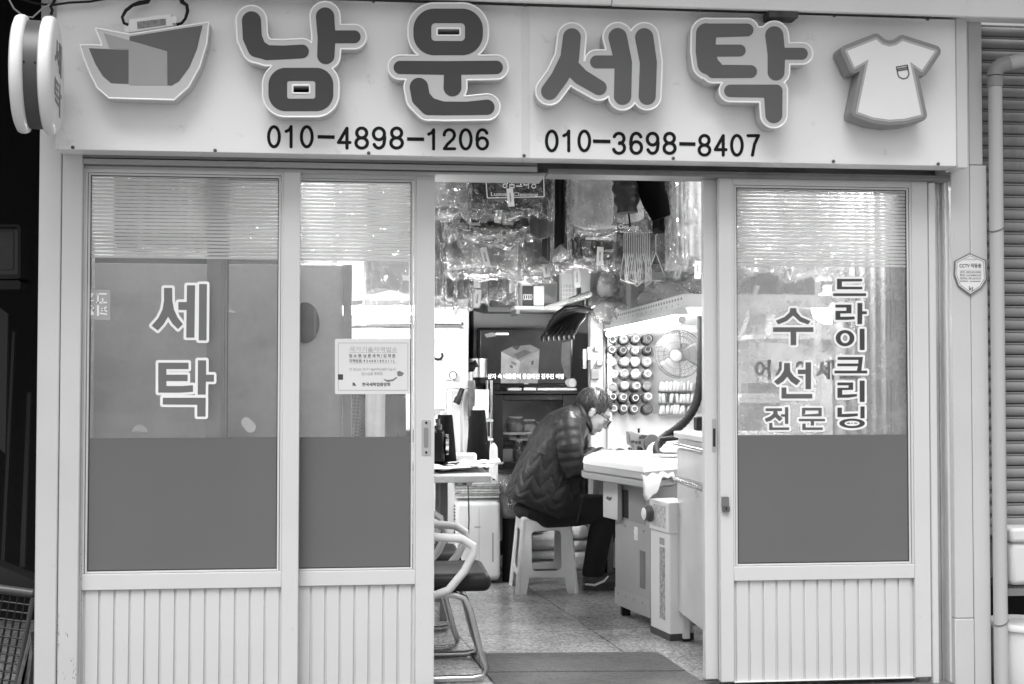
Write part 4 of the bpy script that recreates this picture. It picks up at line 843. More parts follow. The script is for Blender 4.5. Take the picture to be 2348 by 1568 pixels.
# ---- dehumidifier under the table with newspapers on it
dh = thing('dehumidifier', 'tall white dehumidifier with rounded front under the sewing table', 'dehumidifier', PZ(1095, 1340))
p = PZ(1095, 1338); k = (p.y+4.5)/2900; hw = 52*k; hh = 194*k
obj('body', MB().box(p.x-hw, p.x+hw, p.y, p.y+.2, .012, hh), white_pl, dh, bevel=.03, seg=5)
obj('front_cover', MB().box(p.x-hw+.006, p.x+hw*.98, p.y-.022, p.y+.02, .03, hh-.02), white_pl, dh, bevel=.02, seg=5)
obj('seam', MB().box(p.x+.004, p.x+.006, p.y-.0227, p.y-.02, .05, hh-.05), G('seam_grey', .35), dh); obj('tank_gauge', MB().box(p.x+hw*.62, p.x+hw*.68, p.y-.0235, p.y-.02, .12, .28), G('seam_grey', .35), dh)
obj('tape', MB().box(p.x-.02, p.x+.012, p.y-.0235, p.y-.021, hh*.66, hh*.68), G('tape_grey', .45), dh)
gr = MB()
for i in range(10): gr.box(p.x-hw-.003, p.x-hw+.02, p.y+.02, p.y+.12, hh*.55+i*.018, hh*.55+i*.018+.008)
obj('vent', gr, black, dh)
rnd = random.Random(11)
for i in range(7):
    o_ = rnd.uniform(-.02, .02); tag(obj('folded_newspaper', MB().box(p.x-hw+.0+o_, p.x+hw*.95+o_*.5, p.y-.01, p.y+.16, hh+.003+i*.0125, hh+.003+i*.0125+.010), G('newsprint%d' % (i % 3), (.55, .3, .42)[i % 3], .8, var=.35, scale=40), bevel=.003), 'folded grey newspaper in the stack on the white dehumidifier', 'newspaper', 'newspapers stacked on the dehumidifier')
# ---- television on the dark cabinet
Yc = 2.95
cab = thing('glass_cabinet', 'dark wooden cabinet with a glass door holding jars below the television', 'cabinet', (P(1215, 1000, Yc).x, Yc, 0))
cwood = G('cabinet_wood', .022, .45, spec=.3, var=.3, scale=6, streak=True)
a, b, c, d = R(1110, 896, 1326, 1250, Yc); zg0_, zg1_ = P(1210, 918, Yc).z, P(1210, 1060, Yc).z; xg0_, xg1_ = P(1153, 1000, Yc).x, P(1290, 1000, Yc).x
obj('carcass', MB().box(a, a+.02, Yc+.03, Yc+.42, 0, d-.02).box(b-.02, b, Yc+.03, Yc+.42, 0, d-.02).box(a+.02, b-.02, Yc+.03, Yc+.4, 0, .05), cwood, cab)
obj('cabinet_back', MB().box(a+.02, b-.02, Yc+.4, Yc+.42, 0, d-.02), G('cabinet_back', .3, .6), cab); obj('cabinet_top', MB().box(a-.012, b+.012, Yc-.02, Yc+.44, d-.02, d), cwood, cab, bevel=.004)
obj('door_frame', MB().box(a+.001, xg0_, Yc, Yc+.028, .02, d-.021).box(xg1_, b-.001, Yc, Yc+.028, .02, d-.021).box(xg0_, xg1_, Yc+.001, Yc+.027, zg0_, d-.021).box(xg0_, xg1_, Yc+.001, Yc+.027, .02, zg1_), cwood, cab, bevel=.004)
obj('pane', MB().box(xg0_, xg1_, Yc+.012, Yc+.016, zg1_, zg0_), glassy('cabinet_pane', .03, .6, refl=.9), cab)
zsh = P(1210, 990, Yc+.1).z; obj('shelf_board', MB().box(a+.021, b-.021, Yc+.05, Yc+.39, zsh-.015, zsh), G('shelf_pale', .6, .5), cab)
jar_g = glassy('jar_glass', .3, .6, refl=2.2, dscale=12)
def jar(label, px, py0, py1, r, v, Y=None, shelf=None):
    Y = Y or Yc+.13; zb = shelf; x = P(px, py1, Y).x; h = P(px, py0, Y).z-zb
    t = thing('jar', label, 'jar', (x, Y, zb)); o = (x, Y, zb+.001)
    obj('glass', MB().lathe([(r*.95, 0), (r, .01), (r, h*.78), (r*.72, h*.88), (r*.72, h*.9)], o, (0, 0, 1), 20), jar_g, t, smooth=True)
    obj('lid', MB().lathe([(r*.78, h*.88), (r*.8, h*.9), (r*.8, h-.004), (r*.74, h)], o, (0, 0, 1), 20), G('jar_lid', .55, .4), t, smooth=True)
    obj('contents', MB().lathe([(r*.85, .006), (r*.88, .012), (r*.88, h*.55), (r*.2, h*.6)], o, (0, 0, 1), 18), G('jar_fill%d' % int(v*100), v, .7, var=.4, scale=40), t, smooth=True)
jar('large clear jar behind the cabinet glass', 1181, 955, 985, .055, .45, shelf=zsh); jar('jar of white powder beside the large clear jar', 1211, 962, 985, .05, .75, shelf=zsh); jar('short jar on the cabinet shelf near the jacket', 1239, 968, 985, .04, .3, Yc+.2, shelf=zsh)
z2 = P(1180, 1062, Yc+.1).z-.02; obj('shelf_board', MB().box(a+.021, b-.021, Yc+.05, Yc+.39, z2-.015, z2), G('shelf_pale', .6, .5), cab)
jar('squat dark jar on the lower cabinet shelf', 1168, 1012, 1050, .05, .06, Yc+.22, shelf=z2); jar('tall bottle shaped jar on the lower cabinet shelf', 1188, 1005, 1050, .03, .25, Yc+.12, shelf=z2)
for q, v in (((1153, 1030, 1175, 1058), .45), ((1168, 992, 1184, 1008), .7), ((1193, 992, 1215, 1010), .75)): tag(obj('medicine_box', MB().px(*q, Yc+.1, .05), G('mbox%d' % int(v*100), v, .6)), {.45: 'grey square carton at the bottom of the glass cabinet', .7: 'small white carton under the large clear jar', .75: 'white carton under the jar of powder'}[v], 'carton')
tv = thing('television', 'flat television showing a parcel with a line of subtitles', 'television', P(1205, 880, Yc+.06))
Ytv = Yc+.02
zv = Zm(974.5, 698.1, .2194, Ytv)
zv.solid('bezel', [rc(548,242,1542,860,6)], black_gloss, tv, depth=.04, sub=[rc(580,268,1520,822,2)], bev=.002, n=260)
Zm(zv.ox, zv.oy, zv.k, Ytv+.012).solid('back_case', [rc(552,246,1538,856,4)], black, tv, depth=.05, n=80)
sv = G('screen_dark', .02, .3, var=.6, scale=5)
def glow(name, v, s, var=.3, scale=6):
    m = G(name, v, .3, var=var, scale=scale); n = m.node_tree.nodes; b = n['Principled BSDF']; m.node_tree.links.new(b.inputs['Base Color'].links[0].from_socket, b.inputs['Emission Color']); b.inputs['Emission Strength'].default_value = s; b.inputs['Specular IOR Level'].default_value = .04; return m
Zm(zv.ox, zv.oy, zv.k, Ytv+.008).solid('screen', [rc(581,269,1519,821)], glow('screen_picture', .03, .5, .6, 4), tv, depth=.003, n=60)
zp_ = Zm(zv.ox, zv.oy, zv.k, Ytv+.0072)
def scr(q, v, nm='screen_picture_area'): zp_.solid(nm, [pl(*q)], glow('scr%d' % int(v*1000), v*.45, .9, .3, 14), scrn, depth=.0005, n=100)
scrn = [o for o in tv.children if o.name.startswith('screen')][0]
scr([(795,490),(990,590),(975,822),(790,822)], .36); scr([(990,590),(1195,470),(1175,822),(977,822)], .26); scr([(800,488),(910,440),(1100,420),(1195,468),(990,588)], .2)
zp_ = Zm(zv.ox, zv.oy, zv.k, Ytv+.0066)
scr([(905,445),(1000,425),(960,480)], .07); scr([(925,520),(1040,470),(1110,500),(975,575)], .12); scr([(1110,590),(1135,585),(1130,625),(1108,635)], .08); scr([(900,590),(955,610),(950,640),(900,620)], .2); scr([(885,630),(915,640),(915,668),(885,655)], .12)
scr([(1430,400),(1519,380),(1519,821),(1460,740),(1420,600)], .16)
scr([(620,310),(690,292),(745,300),(740,330),(640,345)], .4)
zp_.solid('screen_caption', [rc(733,296,873,318,10)], glow('scr_w', .75, .9, .1), scrn, depth=.0005, n=80)
q0, q1 = zv.ox+652*zv.k, zv.oy+722*zv.k
ptext('subtitle_outline', '상자 속 내용물이 궁금해진 김우진 이병', black, scrn, q0, q1, zv.ox+1447*zv.k, zv.oy+778*zv.k, Ytv+.0062, bold=.05)
ptext('subtitle', '상자 속 내용물이 궁금해진 김우진 이병', glow('scr_text', .9, 1.0, .02), scrn, q0, q1, zv.ox+1447*zv.k, zv.oy+778*zv.k, Ytv+.0052, bold=.02)
obj('neck', MB().px(1190, 886, 1202, 893, Ytv+.02, .03), black, tv); obj('stand', MB().box(P(1130, 893, Ytv).x, P(1265, 893, Ytv).x, Ytv-.01, Ytv+.15, d+.001, d+.014), black_gloss, tv, bevel=.003); obj('brand_mark', MB().px(1201, 878.5, 1211, 880.5, Ytv-.0005, .001), G('print_light', .5), tv)
rnd = random.Random(3)
for k, (lab, q, mt) in enumerate((('crumpled white plastic packet lying under the television', (1163, 889, 1196, 895), white_pl), ('flat white packet with a bar code in front of the television stand', (1200, 889, 1228, 896), paper), ('stack of white envelopes on the right end of the cabinet', (1232, 888, 1322, 894), paper), ('dark cable heap at the left end of the cabinet top', (1113, 880, 1145, 895), black))):
    a1, b1, c1, d1 = R(*q, Yc-.01); tag(obj(('packet', 'packet', 'envelopes', 'cable_heap')[k] if k != 2 else 'envelope_stack', MB().box(a1, b1, Yc-.01, Yc+.01 if k < 2 else Yc+.2, d+.0015, d+.0015+(d1-c1)), mt, bevel=.003), lab, ('packet', 'packet', 'envelope', 'cable')[k])
p = P(1312, 879, Yc); tag(obj('paper_roll', MB().lathe([(.022, 0), (.026, .001), (.026, .2), (.0235, .2), (.0225, .002)], Vector((p.x, Yc-.01, d+.048)), (-.35, 1, 0), 24), paper, smooth=True), 'white paper roll lying on the right end of the cabinet top', 'paper roll')
# wall unit behind, over the television
wu = thing('wall_cabinet', 'pale wall cabinet with a panelled door above the television', 'cabinet', P(1160, 700, 3.25))
a, b, c, d1 = R(1117, 560, 1345, 716, 3.25)
obj('carcass', MB().box(a, b, 3.25, BY-.001, c, 2.4), G('unit_pale', .45, .5), wu, bevel=.004)
obj('door', MB().box(a+.02, (a+b)/2-.002, 3.235, 3.249, c+.03, 2.3).box((a+b)/2+.002, b-.02, 3.235, 3.249, c+.03, 2.3), G('unit_pale', .45, .5), wu, bevel=.006)
ck_ = thing('photo_print', 'small photograph hanging on a string beside the post', 'photo', P(1373, 940, 2.7))
# ================================================================ RIGHT: thread board
tb = thing('thread_board', 'pale wall board full of pegs for thread cones', 'board', P(1490, 948, YT))
a, b, c, d = R(1384, 762, 1640, 948, YT-.02)
obj('backing', MB().box(a, min(b, WX1-.002), YT-.014, YT-.001, c, d), G('board_white', .42, .6, var=.04), tb, bevel=.002)
obj('edge_lath', MB().box(a, min(b, WX1-.002), YT-.02, YT-.0145, c, c+.008).box(a, a+.008, YT-.02, YT-.0145, c+.0085, d), G('lath', .45, .5), tb)
obj('peg', MB().box(0, .001, 0, .001, 0, .001), steel, tb) if False else None
cols = [1400.6, 1426, 1452.6, 1479.6]; rows = [778, 803, 829.5, 857, 885, 910.5, 937]
vals = [[.22,.3,.3,.2],[.16,.1,.35,.12],[.75,.7,.8,.6],[.8,.8,.7,.55],[.72,.78,.5,.6],[.15,.32,.16,.6],[.4,.3,.35,.22]]
names = ('white', 'pale grey', 'mid grey', 'dark grey')
ord_r = ('top', 'second', 'third', 'fourth', 'fifth', 'sixth', 'bottom'); ord_c = ('leftmost', 'second', 'third', 'rightmost')
rnd = random.Random(9)
for i, yy in enumerate(rows):
    for j, xx in enumerate(cols):
        v = vals[i][j]; kl = names[0] if v > .65 else names[1] if v > .38 else names[2] if v > .19 else names[3]
        p = P(xx+rnd.uniform(-2, 2), yy+3, YT-.0145); ax = Vector((rnd.uniform(-.1, .05), -1, .12+rnd.uniform(-.06, .06)))
        t = thing('thread_cone', '%s thread cone, %s row, %s in its row on the pegboard' % (kl, ord_r[i], ord_c[j]), 'thread cone', p, group='thread cones on the pegboard')
        r0 = rnd.uniform(.0285, .033); L = rnd.uniform(.075, .1)
        obj('winding', MB().lathe([(r0*.6, .0), (r0, .004), (r0*.86, L*.86), (r0*.72, L*.9), (.0165, L*.9)], p, ax, 22), G('thread%d' % int(v*100), v*.5, .85, spec=.15, var=.08, scale=60, bump=.08, bscale=500), t, smooth=True)
        obj('paper_core', MB().lathe([(.0175, L*.86), (.0175, L), (.0145, L), (.013, L*.4)], p, ax, 20), (white_pl if rnd.random() < .7 else G('core_dark', .2, .5)), t, smooth=True)
        obj('peg', MB().lathe([(.0135, L*.38), (.0135, L*.4), (.004, L*.42), (.004, L*.82), (.002, L*.84)], p, ax, 12), G('core_hole', .1, .4), t, smooth=True)
# spool rack
sr = thing('spool_rack', 'small wall rack with three ledges of thread spools', 'rack', P(1552, 940, YT-.05))
zk_ = Zm(1289.8, 659.2, .2194, YT-.05)
for yy in (1085, 1210, 1330):
    a, b, c, d = R(zk_.ox+1010*zk_.k, zk_.oy+(yy-8)*zk_.k, zk_.ox+1385*zk_.k, zk_.oy+yy*zk_.k, YT-.06)
    obj('ledge', MB().box(a, b, YT-.07, YT-.021, c-.004, c+.004), G('ledge_dark', .15, .5), sr, bevel=.001)
rnd = random.Random(4)
for i, yy in enumerate((1078, 1203, 1323)):
    n = 10
    for j in range(n):
        xx = 1022+j*(350/n); v = rnd.choice((.8, .8, .7, .75, .12, .5)); p = P(zk_.ox+xx*zk_.k, zk_.oy+yy*zk_.k, YT-.045); p.y = YT-.045
        t = thing('thread_spool', 'small thread spool on the %s ledge, %s' % (('top', 'middle', 'lower')[i], 'white' if v > .6 else 'dark' if v < .2 else 'grey'), 'spool', p, group='thread spools on the %s ledge' % ('top', 'middle', 'lower')[i])
        h = rnd.uniform(.05, .062)
        obj('winding', MB().lathe([(.008, 0), (.011, .004), (.0115, h*.85), (.006, h)], p, (rnd.uniform(-.2, .2), -.25, 1), 12), G('spoolv%d' % int(v*100), v, .6), t, smooth=True)
# fan
fc = P(1556, 812, 2.05); fn = thing('wall_fan', 'white wall fan with round wire cage in front of the spool rack', 'fan', fc)
M = Matrix.Translation(fc) @ Matrix.Rotation(rad(-28), 4, 'Z') @ Matrix.Rotation(rad(8), 4, 'X')
rf = .128; cg = MB()
for r_, dy in ((rf, 0), (rf*.97, -.03), (rf*.8, -.045), (rf*.55, -.052), (rf*.3, -.055), (rf*.97, .03), (rf*.7, .045)):
    cg.tube([M @ Vector((r_*math.cos(t), dy, r_*math.sin(t))) for t in [2*math.pi*i/36 for i in range(36)]], .0016, 5, closed=True)
for i in range(60):
    t = 2*math.pi*i/60; c_, s_ = math.cos(t), math.sin(t)
    cg.tube([M @ Vector((r_*c_, dy, r_*s_)) for r_, dy in ((rf*.2, -.056), (rf*.6, -.052), (rf*.88, -.042), (rf, 0))], .0009, 4)
    if i % 2: cg.tube([M @ Vector((r_*c_, dy, r_*s_)) for r_, dy in ((rf*.3, .05), (rf*.7, .046), (rf, 0))], .0009, 4)
obj('cage', cg, G('fan_cage', .1, .4), fn)
bl = MB()
for i in range(3):
    t0 = 2*math.pi*i/3
    bl.surf(lambda u, v: M @ (Matrix.Rotation(t0+(u-.5)*1.5*(1-.2*v), 3, 'Y') @ Vector((.02+v*rf*.8, -.012+.024*u, 0))), 8, 6)
obj('blade', bl, G('fan_blade', .2, .4), fn, solid=.002, smooth=True)
obj('hub', MB().lathe([(.03, 0), (.03, .012), (.018, .018)], M @ Vector((0, -.05, 0)), M.to_3x3() @ Vector((0, -1, 0)), 20), G('fan_hub', .25, .4), fn, smooth=True)
obj('motor', MB().lathe([(.045, 0), (.05, .03), (.045, .08), (.02, .09)], M @ Vector((0, .045, 0)), M.to_3x3() @ Vector((0, 1, 0)), 20), G('fan_hub', .25, .4), fn, smooth=True)
obj('arm', MB().tube([M @ Vector((0, .1, -.02)), Vector((fc.x+.13, 2.3, fc.z-.03)), Vector((WX1-.003, 2.45, fc.z-.03))], .014, 10), white_pl, fn, smooth=True)
# ---- slotted shelf with stuffed plastic bags
sf = thing('slotted_shelf', 'white slotted steel shelf running along the right wall above the threads', 'shelf', (xs_, 2, zs_))
slot = MB(); slot.box(xs_, xs_+.003, y_near, 2.72, zs_-.012, zs_+.045).box(xs_+.0035, WX1-.003, y_near, y_near+.003, zs_-.012, zs_+.045).box(xs_+.0035, WX1-.003, y_near+.0035, 2.72, zs_-.004, zs_)
obj('shelf_board', slot, white_paint, sf)
sl = MB(); n = 34
for i in range(n):
    y0 = y_near+.03+i*(2.66-y_near)/n; sl.box(xs_-.0006, xs_-.0001, y0, y0+.022, zs_+.022, zs_+.032)
    if i % 2: sl.box(xs_-.0006, xs_-.0001, y0+.01, y0+.02, zs_+.002, zs_+.009)
obj('slot_holes', sl, G('hole_dark', .12, .6), sf)
for x_ in (xs_+.02, WX1-.03): obj('upright', MB().box(x_, x_+.025, 2.70, 2.725, 0, 2.2), white_paint, sf)
bag_pl = wrap('bag_plastic', .62, .85, 14, 1.0, .6, .05); bag_in = G('bag_filling', .45, .85, var=.25, scale=8)
def stuffed(label, px, py, rx, ry, Y, seed, v, tilt=0):
    c = P(px, py, Y); k = mpp(Y); t = thing('stuffed_bag', label, 'plastic bag', c-Vector((0, 0, ry*k)))
    Mr = Matrix.Rotation(tilt, 3, 'Y')
    o = obj('filling', MB().blob(c, (rx*k*.9, ry*k*1.0, ry*k*.88), 16, 10, Mr, .17, seed), G('bagfill%d' % int(v*100), v, .85, var=.25, scale=9), t, smooth=True, sub=1)
    obj('plastic', MB().blob(c, (rx*k, ry*k*1.15, ry*k), 22, 15, Mr, .2, seed+1), bag_pl, t)
    n_ = c+Mr @ Vector((rx*k*.85, 0, ry*k*.4)); obj('knot', MB().lathe([(.03, 0), (.012, .03), (.01, .04), (.03, .08)], n_, Mr @ Vector((.6, -.2, 1)), 9), bag_pl, t)
stuffed('clear plastic bag with white cloth tied up on the shelf end by the post', 1392, 655, 30, 34, 2.55, 1, .88, .2); stuffed('clear plastic bag sagging over the shelf below the tied bag', 1398, 712, 40, 30, 2.5, 2, .88, -.2); stuffed('small crumpled clear bag in the middle of the slotted shelf', 1432, 716, 26, 20, 2.3, 3, .88)
stuffed('long plastic bag of folded clothes at the near end of the slotted shelf', 1545, 672, 58, 30, 1.55, 4, .88, .22); stuffed('clear bag squeezed behind the long bag on the shelf', 1490, 690, 34, 26, 1.95, 5, .88, .1); stuffed('dark bag lying on top of the shelf behind the door edge', 1600, 650, 36, 24, 1.35, 6, .35, .1)
on_shelf('tall grey folded carton standing on the slotted shelf', 'carton', (1445, 628, 1478, 712), G('carton_grey', .4, .6), 2.2, .12)
# ---- shelf over the television with box, baskets, pole
up = thing('hanging_shelf', 'shelf over the television carrying a box and baskets', 'shelf', P(1290, 706, 2.7))
a, b, c, d = R(1180, 702, 1352, 707, 2.62)
obj('shelf_board', MB().box(a, b, 2.62, 2.95, c-.006, d), white_paint, up, bevel=.002); obj('bracket', MB().box(a+.01, a+.03, 2.64, 2.94, c-.03, c-.0065), steel, up); obj('bracket', MB().box(b-.03, b-.01, 2.64, 2.94, c-.03, c-.0065), steel, up); obj('hanger_rod', cy(MB(), (a+.02, 2.66, d), (a+.02, 2.66, 2.42), .006), steel, up); obj('hanger_rod', cy(MB(), (b-.02, 2.66, d), (b-.02, 2.66, 2.42), .006), steel, up)
dt = d
bx = thing('tissue_box', 'box with a dark lettered front on the shelf over the television', 'box', P(1217, 700, 2.64))
a, b, c, d = R(1196, 655, 1223, 700, 2.64); obj('box_body', MB().box(a, P(1247, 690, 2.64).x, 2.64, 2.78, dt+.001, d), white_pl, bx, bevel=.003); obj('dark_front', MB().box(a+.002, b, 2.6385, 2.6395, dt+.003, d-.002), G('box_dark', .05, .5), bx)
for k in range(4): obj('printed_ring', MB().tube([P(1202+k*5, 681, 2.638)+Vector((.006*math.cos(t), 0, .016*math.sin(t))) for t in [2*math.pi*i/16 for i in range(16)]], .0018, 5, closed=True), paper, bx)
on_shelf('white lidded tub on top of the dark fronted box', 'tub', (1195, 637, 1221, 655), white_pl, 2.65, .1, .01, 'tub'); on_shelf('pale round canister beside the white basket', 'canister', (1224, 640, 1284, 702), G('can_pale', .5, .4), 2.72, .12, .02, 'canister')
def basket(label, px, Y, v):
    a, b, c, d = R(*px, Y); t = thing('basket', label, 'basket', ((a+b)/2, Y, c)); mt = white_pl; tp = .012
    n, m_ = 9, 7; mb = MB()
    for i in range(n+1):
        u = i/n; mb.box(a+tp+(b-a-2*tp)*u-.0022, a+tp+(b-a-2*tp)*u+.0022, Y, Y+.004, c, d)
        if i <= 6: mb.box(b-tp-.004, b-tp, Y+.004+u*.18, Y+.009+u*.18, c, d)
    for j in range(m_+1):
        h = c+(d-c)*j/m_; e = .004 if j < m_ else .008
        mb.box(a+tp-.004, b-tp+.004, Y-.001, Y+.005, h-e*.5, h+e*.5).box(b-tp-.003, b-tp+.004, Y+.005, Y+.13, h-e*.5, h+e*.5)
    obj('lattice', mb, mt, t); obj('basket_floor', MB().box(a+tp, b-tp, Y+.002, Y+.14, c, c+.004), mt, t); obj('back_wall', MB().box(a+tp, b-tp, Y+.14, Y+.145, c, d), mt, t); obj('contents', MB().box(a+tp+.01, b-tp-.01, Y+.012, Y+.125, c+.006, c+(d-c)*.6), G('basket_load', .4, .8, var=.4, scale=20), t, bevel=.01)
basket('white lattice basket on the shelf over the television', (1285, 622, 1325, 690), 2.55, 1); basket('second white basket beside the corner post', (1328, 618, 1356, 680), 2.5, 1)
pole = thing('wrapped_pole', 'slanting white pole wound with shiny wire under the basket', 'pole', P(1300, 695, 2.4))
p, q = P(1250, 706, 2.45), P(1354, 674, 2.2); obj('pole', cy(MB(), p, q, .012), white_paint, pole, smooth=True)
for i in range(13): v = p.lerp(q, .52+i*.035); obj('wire_coil', MB().tube([v+Vector((.004*math.sin(t), .019*math.cos(t), .019*math.sin(t))) for t in [2*math.pi*k/14 for k in range(14)]], .003, 5, closed=True), chrome, pole, smooth=True)
# bunch of black plastic hangers seen end on
hb = P(1352, 712, 1.95)
tag(obj('hanger_peg', cy(MB(), P(1364, 700, 1.95), P(1340, 712, 1.95), .006), steel), 'short steel peg holding the bunch of black hangers', 'peg')
dkh = G('hanger_black', .006, .5, spec=.35); 
for i in range(11):
    u = i/10; e = P(1268-u*2.5*27, 727+u*2.5*45, 1.7) if u < .4 else P(1241+(u-.4)/.6*70, 772-(u-.4)/.6*4, 1.7-.25*(u-.4)); tag(obj('clothes_hanger', MB().tube([hb+Vector((0, .02*i-.1, .0)), hb.lerp(e, .35)+Vector((0, 0, .03-.02*u)), hb.lerp(e, .7)+Vector((0, 0, .035-.02*u)), e+Vector((.012, 0, .012)), e, e+Vector((.004, 0, -.022))], [.006, .012, .012, .012, .011, .008], 10, flat=.8), dkh, smooth=True), 'black plastic hanger in the bunch beside the television', 'hanger', 'bunch of black plastic hangers')
# locks and pouch on the post
for lab, nm, q, mt in (('small padlock hanging high on the white post', 'padlock', (1363, 793, 1376, 806), G('padlock', .3, .35, .7)), ('second padlock hanging below on the white post', 'padlock', (1367, 826, 1382, 839), G('padlock', .3, .35, .7)), ('grey pouch hanging from the locks on the white post', 'pouch', (1354, 846, 1374, 870), G('pouch', .2, .6))):
    t = thing(nm, lab, nm, P((q[0]+q[2])/2, q[3], YT-.07)); obj('body', MB().px(*q, YT-.085, .025), mt, t, bevel=.006); x_ = (q[0]+q[2])/2; v = P(x_, q[1], YT-.075)
    obj('shackle', MB().tube([v+Vector((-.01, 0, 0)), v+Vector((-.01, 0, .02)), v+Vector((0, 0, .032)), v+Vector((.01, 0, .02)), v+Vector((.01, 0, 0))], .003, 6), chrome, t, smooth=True)
for q, v in (((1336, 800, 1344, 845), .35), ((1347, 795, 1355, 825), .5)): on_shelf('small dark photo print hanging left of the post' if v < .4 else 'small pale photo print next to the post', 'photo_print', q, G('photo%d' % int(v*100), v, .4, var=.7, scale=30), 2.72, .002, 0, 'photo')
bpy.data.objects.remove(ck_)
# ================================================================ pressing table, steam box, drawers
def quadbox(A, B, dep, z0, z1):            # an upright box whose visible face runs from A to B on the floor, going back by dep
    d = Vector((B.x-A.x, B.y-A.y, 0)).normalized(); nrm = Vector((-d.y, d.x, 0)); nrm = nrm if nrm.y > 0 or nrm.x > 0 else -nrm
    if nrm.dot(Vector((.8, .6, 0))) < 0: nrm = -nrm
    v = nrm*dep; return MB().prism([Vector((A.x, A.y, z0)), Vector((B.x, B.y, z0)), Vector((B.x, B.y, z1)), Vector((A.x, A.y, z1))], v), d, nrm
pt_ = thing('pressing_table', 'grey metal pressing table with a white padded top before the seated man', 'pressing table', (1.2, 1.5, 0))
pg = G('press_enamel', .3, .45, var=.06, dirt=.2, dscale=4)
pz = .64
A, B, Cc = PZ(1337, 1096, pz), PZ(1476, 1119, pz), PZ(1546, 1112, pz)
top = [A, B, Cc, Vector((1.62, 1.55, pz)), Vector((1.62, 2.15, pz)), Vector((1.12, 2.12, pz)), Vector((A.x+.01, A.y+.12, pz))]
ce = sum(top, Vector())/7
obj('table_plate', MB().prism(top, (0, 0, .03)), pg, pt_, bevel=.004)
def inset(k, zz): return [Vector((ce.x+(v.x-ce.x)*k, ce.y+(v.y-ce.y)*k, zz)) for v in top]
obj('pad', MB().prism(inset(.965, pz+.031), (0, 0, .05)), G('pad_grey', .42, .8, var=.05), pt_, bevel=.008, seg=3)
cv = inset(.97, pz+.0815); mbp = MB(); r1 = mbp.ring(cv); r2 = mbp.ring([v+Vector((0, 0, .012)) for v in inset(.955, pz+.0815)]); r3 = mbp.ring([v+Vector((0, 0, .022)) for v in inset(.8, pz+.0815)]); r0 = mbp.ring(inset(.978, pz+.068))
mbp.skin([r0, r1, r2, r3]); obj('cover', mbp, G('cover_cotton', .85, .9, var=.03, bump=.08, bscale=30), pt_, smooth=True)
p1, p2 = PZ(1410, 1408), PZ(1491, 1443)
mb, dv, nv = quadbox(p1, p2, .36, .05, pz-.001); obj('cabinet', mb, pg, pt_, bevel=.004)
mb, _, _ = quadbox(p1+dv*.0-nv*.002, p2-nv*.002, .001, .05, .13); obj('kick_plate', mb, G('press_plate', .33, .45, var=.08), pt_)
for k in range(4): obj('rivet', MB().lathe([(.004, 0), (.002, .002)], p1+dv*(.04+k*.09)-nv*.003+Vector((0, 0, .105)), -nv, 8), G('rivet_dark', .08, .4), pt_)
for k in range(4): obj('rivet', MB().lathe([(.005, 0), (.002, .002)], p1+dv*(.02+k*.1)-nv*.001+Vector((0, 0, .43)), -nv, 8), G('rivet_dark', .08, .4), pt_)
mb, _, _ = quadbox(p1+dv*.28-nv*.002, p1+dv*.335-nv*.002, .0015, .17, .34); obj('wear_patch', mb, G('wear_dark', .12, .5, var=.3), pt_)
mb, _, _ = quadbox(p1+dv*.22-nv*.0025, p1+dv*.26-nv*.0025, .002, .38, .44); obj('rating_label', mb, G('label_print', .7, .5, var=.3, scale=80), pt_)
mb, _, _ = quadbox(p1+dv*.12-nv*.0025, p1+dv*.335-nv*.0025, .002, .46, .62); obj('shaded_panel', mb, G('press_shadowed_panel', .22, .5), pt_)  # flat plate in darker enamel, shade under the table top put into colour
mb, _, _ = quadbox(p1+dv*.10-nv*.004, p1+dv*.16-nv*.004, .001, .47, .6); obj('recess_slot', mb, black, pt_)
mb, _, _ = quadbox(p1-dv*.075-nv*.03, p1+dv*.095-nv*.03, .025, .455, .632); obj('side_flap', mb, G('flap_pale', .5, .45, var=.05), pt_, bevel=.003)
mb = MB()
for k in range(5):
    c_ = p1+dv*(-.02+k*.012)-nv*.0312+Vector((0, 0, .55+.004*math.sin(k*2.1))); mb.box(c_.x-.005, c_.x+.005, c_.y-.001, c_.y, c_.z-.006-.003*(k % 2), c_.z+.006)
obj('maker_mark', mb, G('print_mid', .2), pt_)
for q in (p1+dv*.03+nv*.04, p2-dv*.05+nv*.06, p1+dv*.05+nv*.3): obj('foot', MB().box(q.x-.02, q.x+.02, q.y-.02, q.y+.02, 0, .05), black, pt_)
# towels and cushion on the table's near end
tw = MB(); inw = Vector((ce.x-(B.x+Cc.x)/2, ce.y-(B.y+Cc.y)/2, 0)).normalized()
def towel_pt(u, v):
    p = B.lerp(Cc, u*1.0-.02)+inw*(.13-.165*min(v, .86)); over = max(0, v-.72)
    return Vector((p.x, p.y, pz+.052+.034*max(0, min(1, (.5-v)*4))+.009*math.sin(u*19+v*3)*v+.006*math.sin(v*17+u*5)-over*.34*(.55+.45*math.sin(u*5.5+.6))))
tw.surf(towel_pt, 30, 22)
tag(obj('towel', tw, G('towel_white', .72, .95, bump=.3, bscale=200), solid=.008, smooth=True), 'white towel crumpled over the near corner of the pressing table', 'towel')
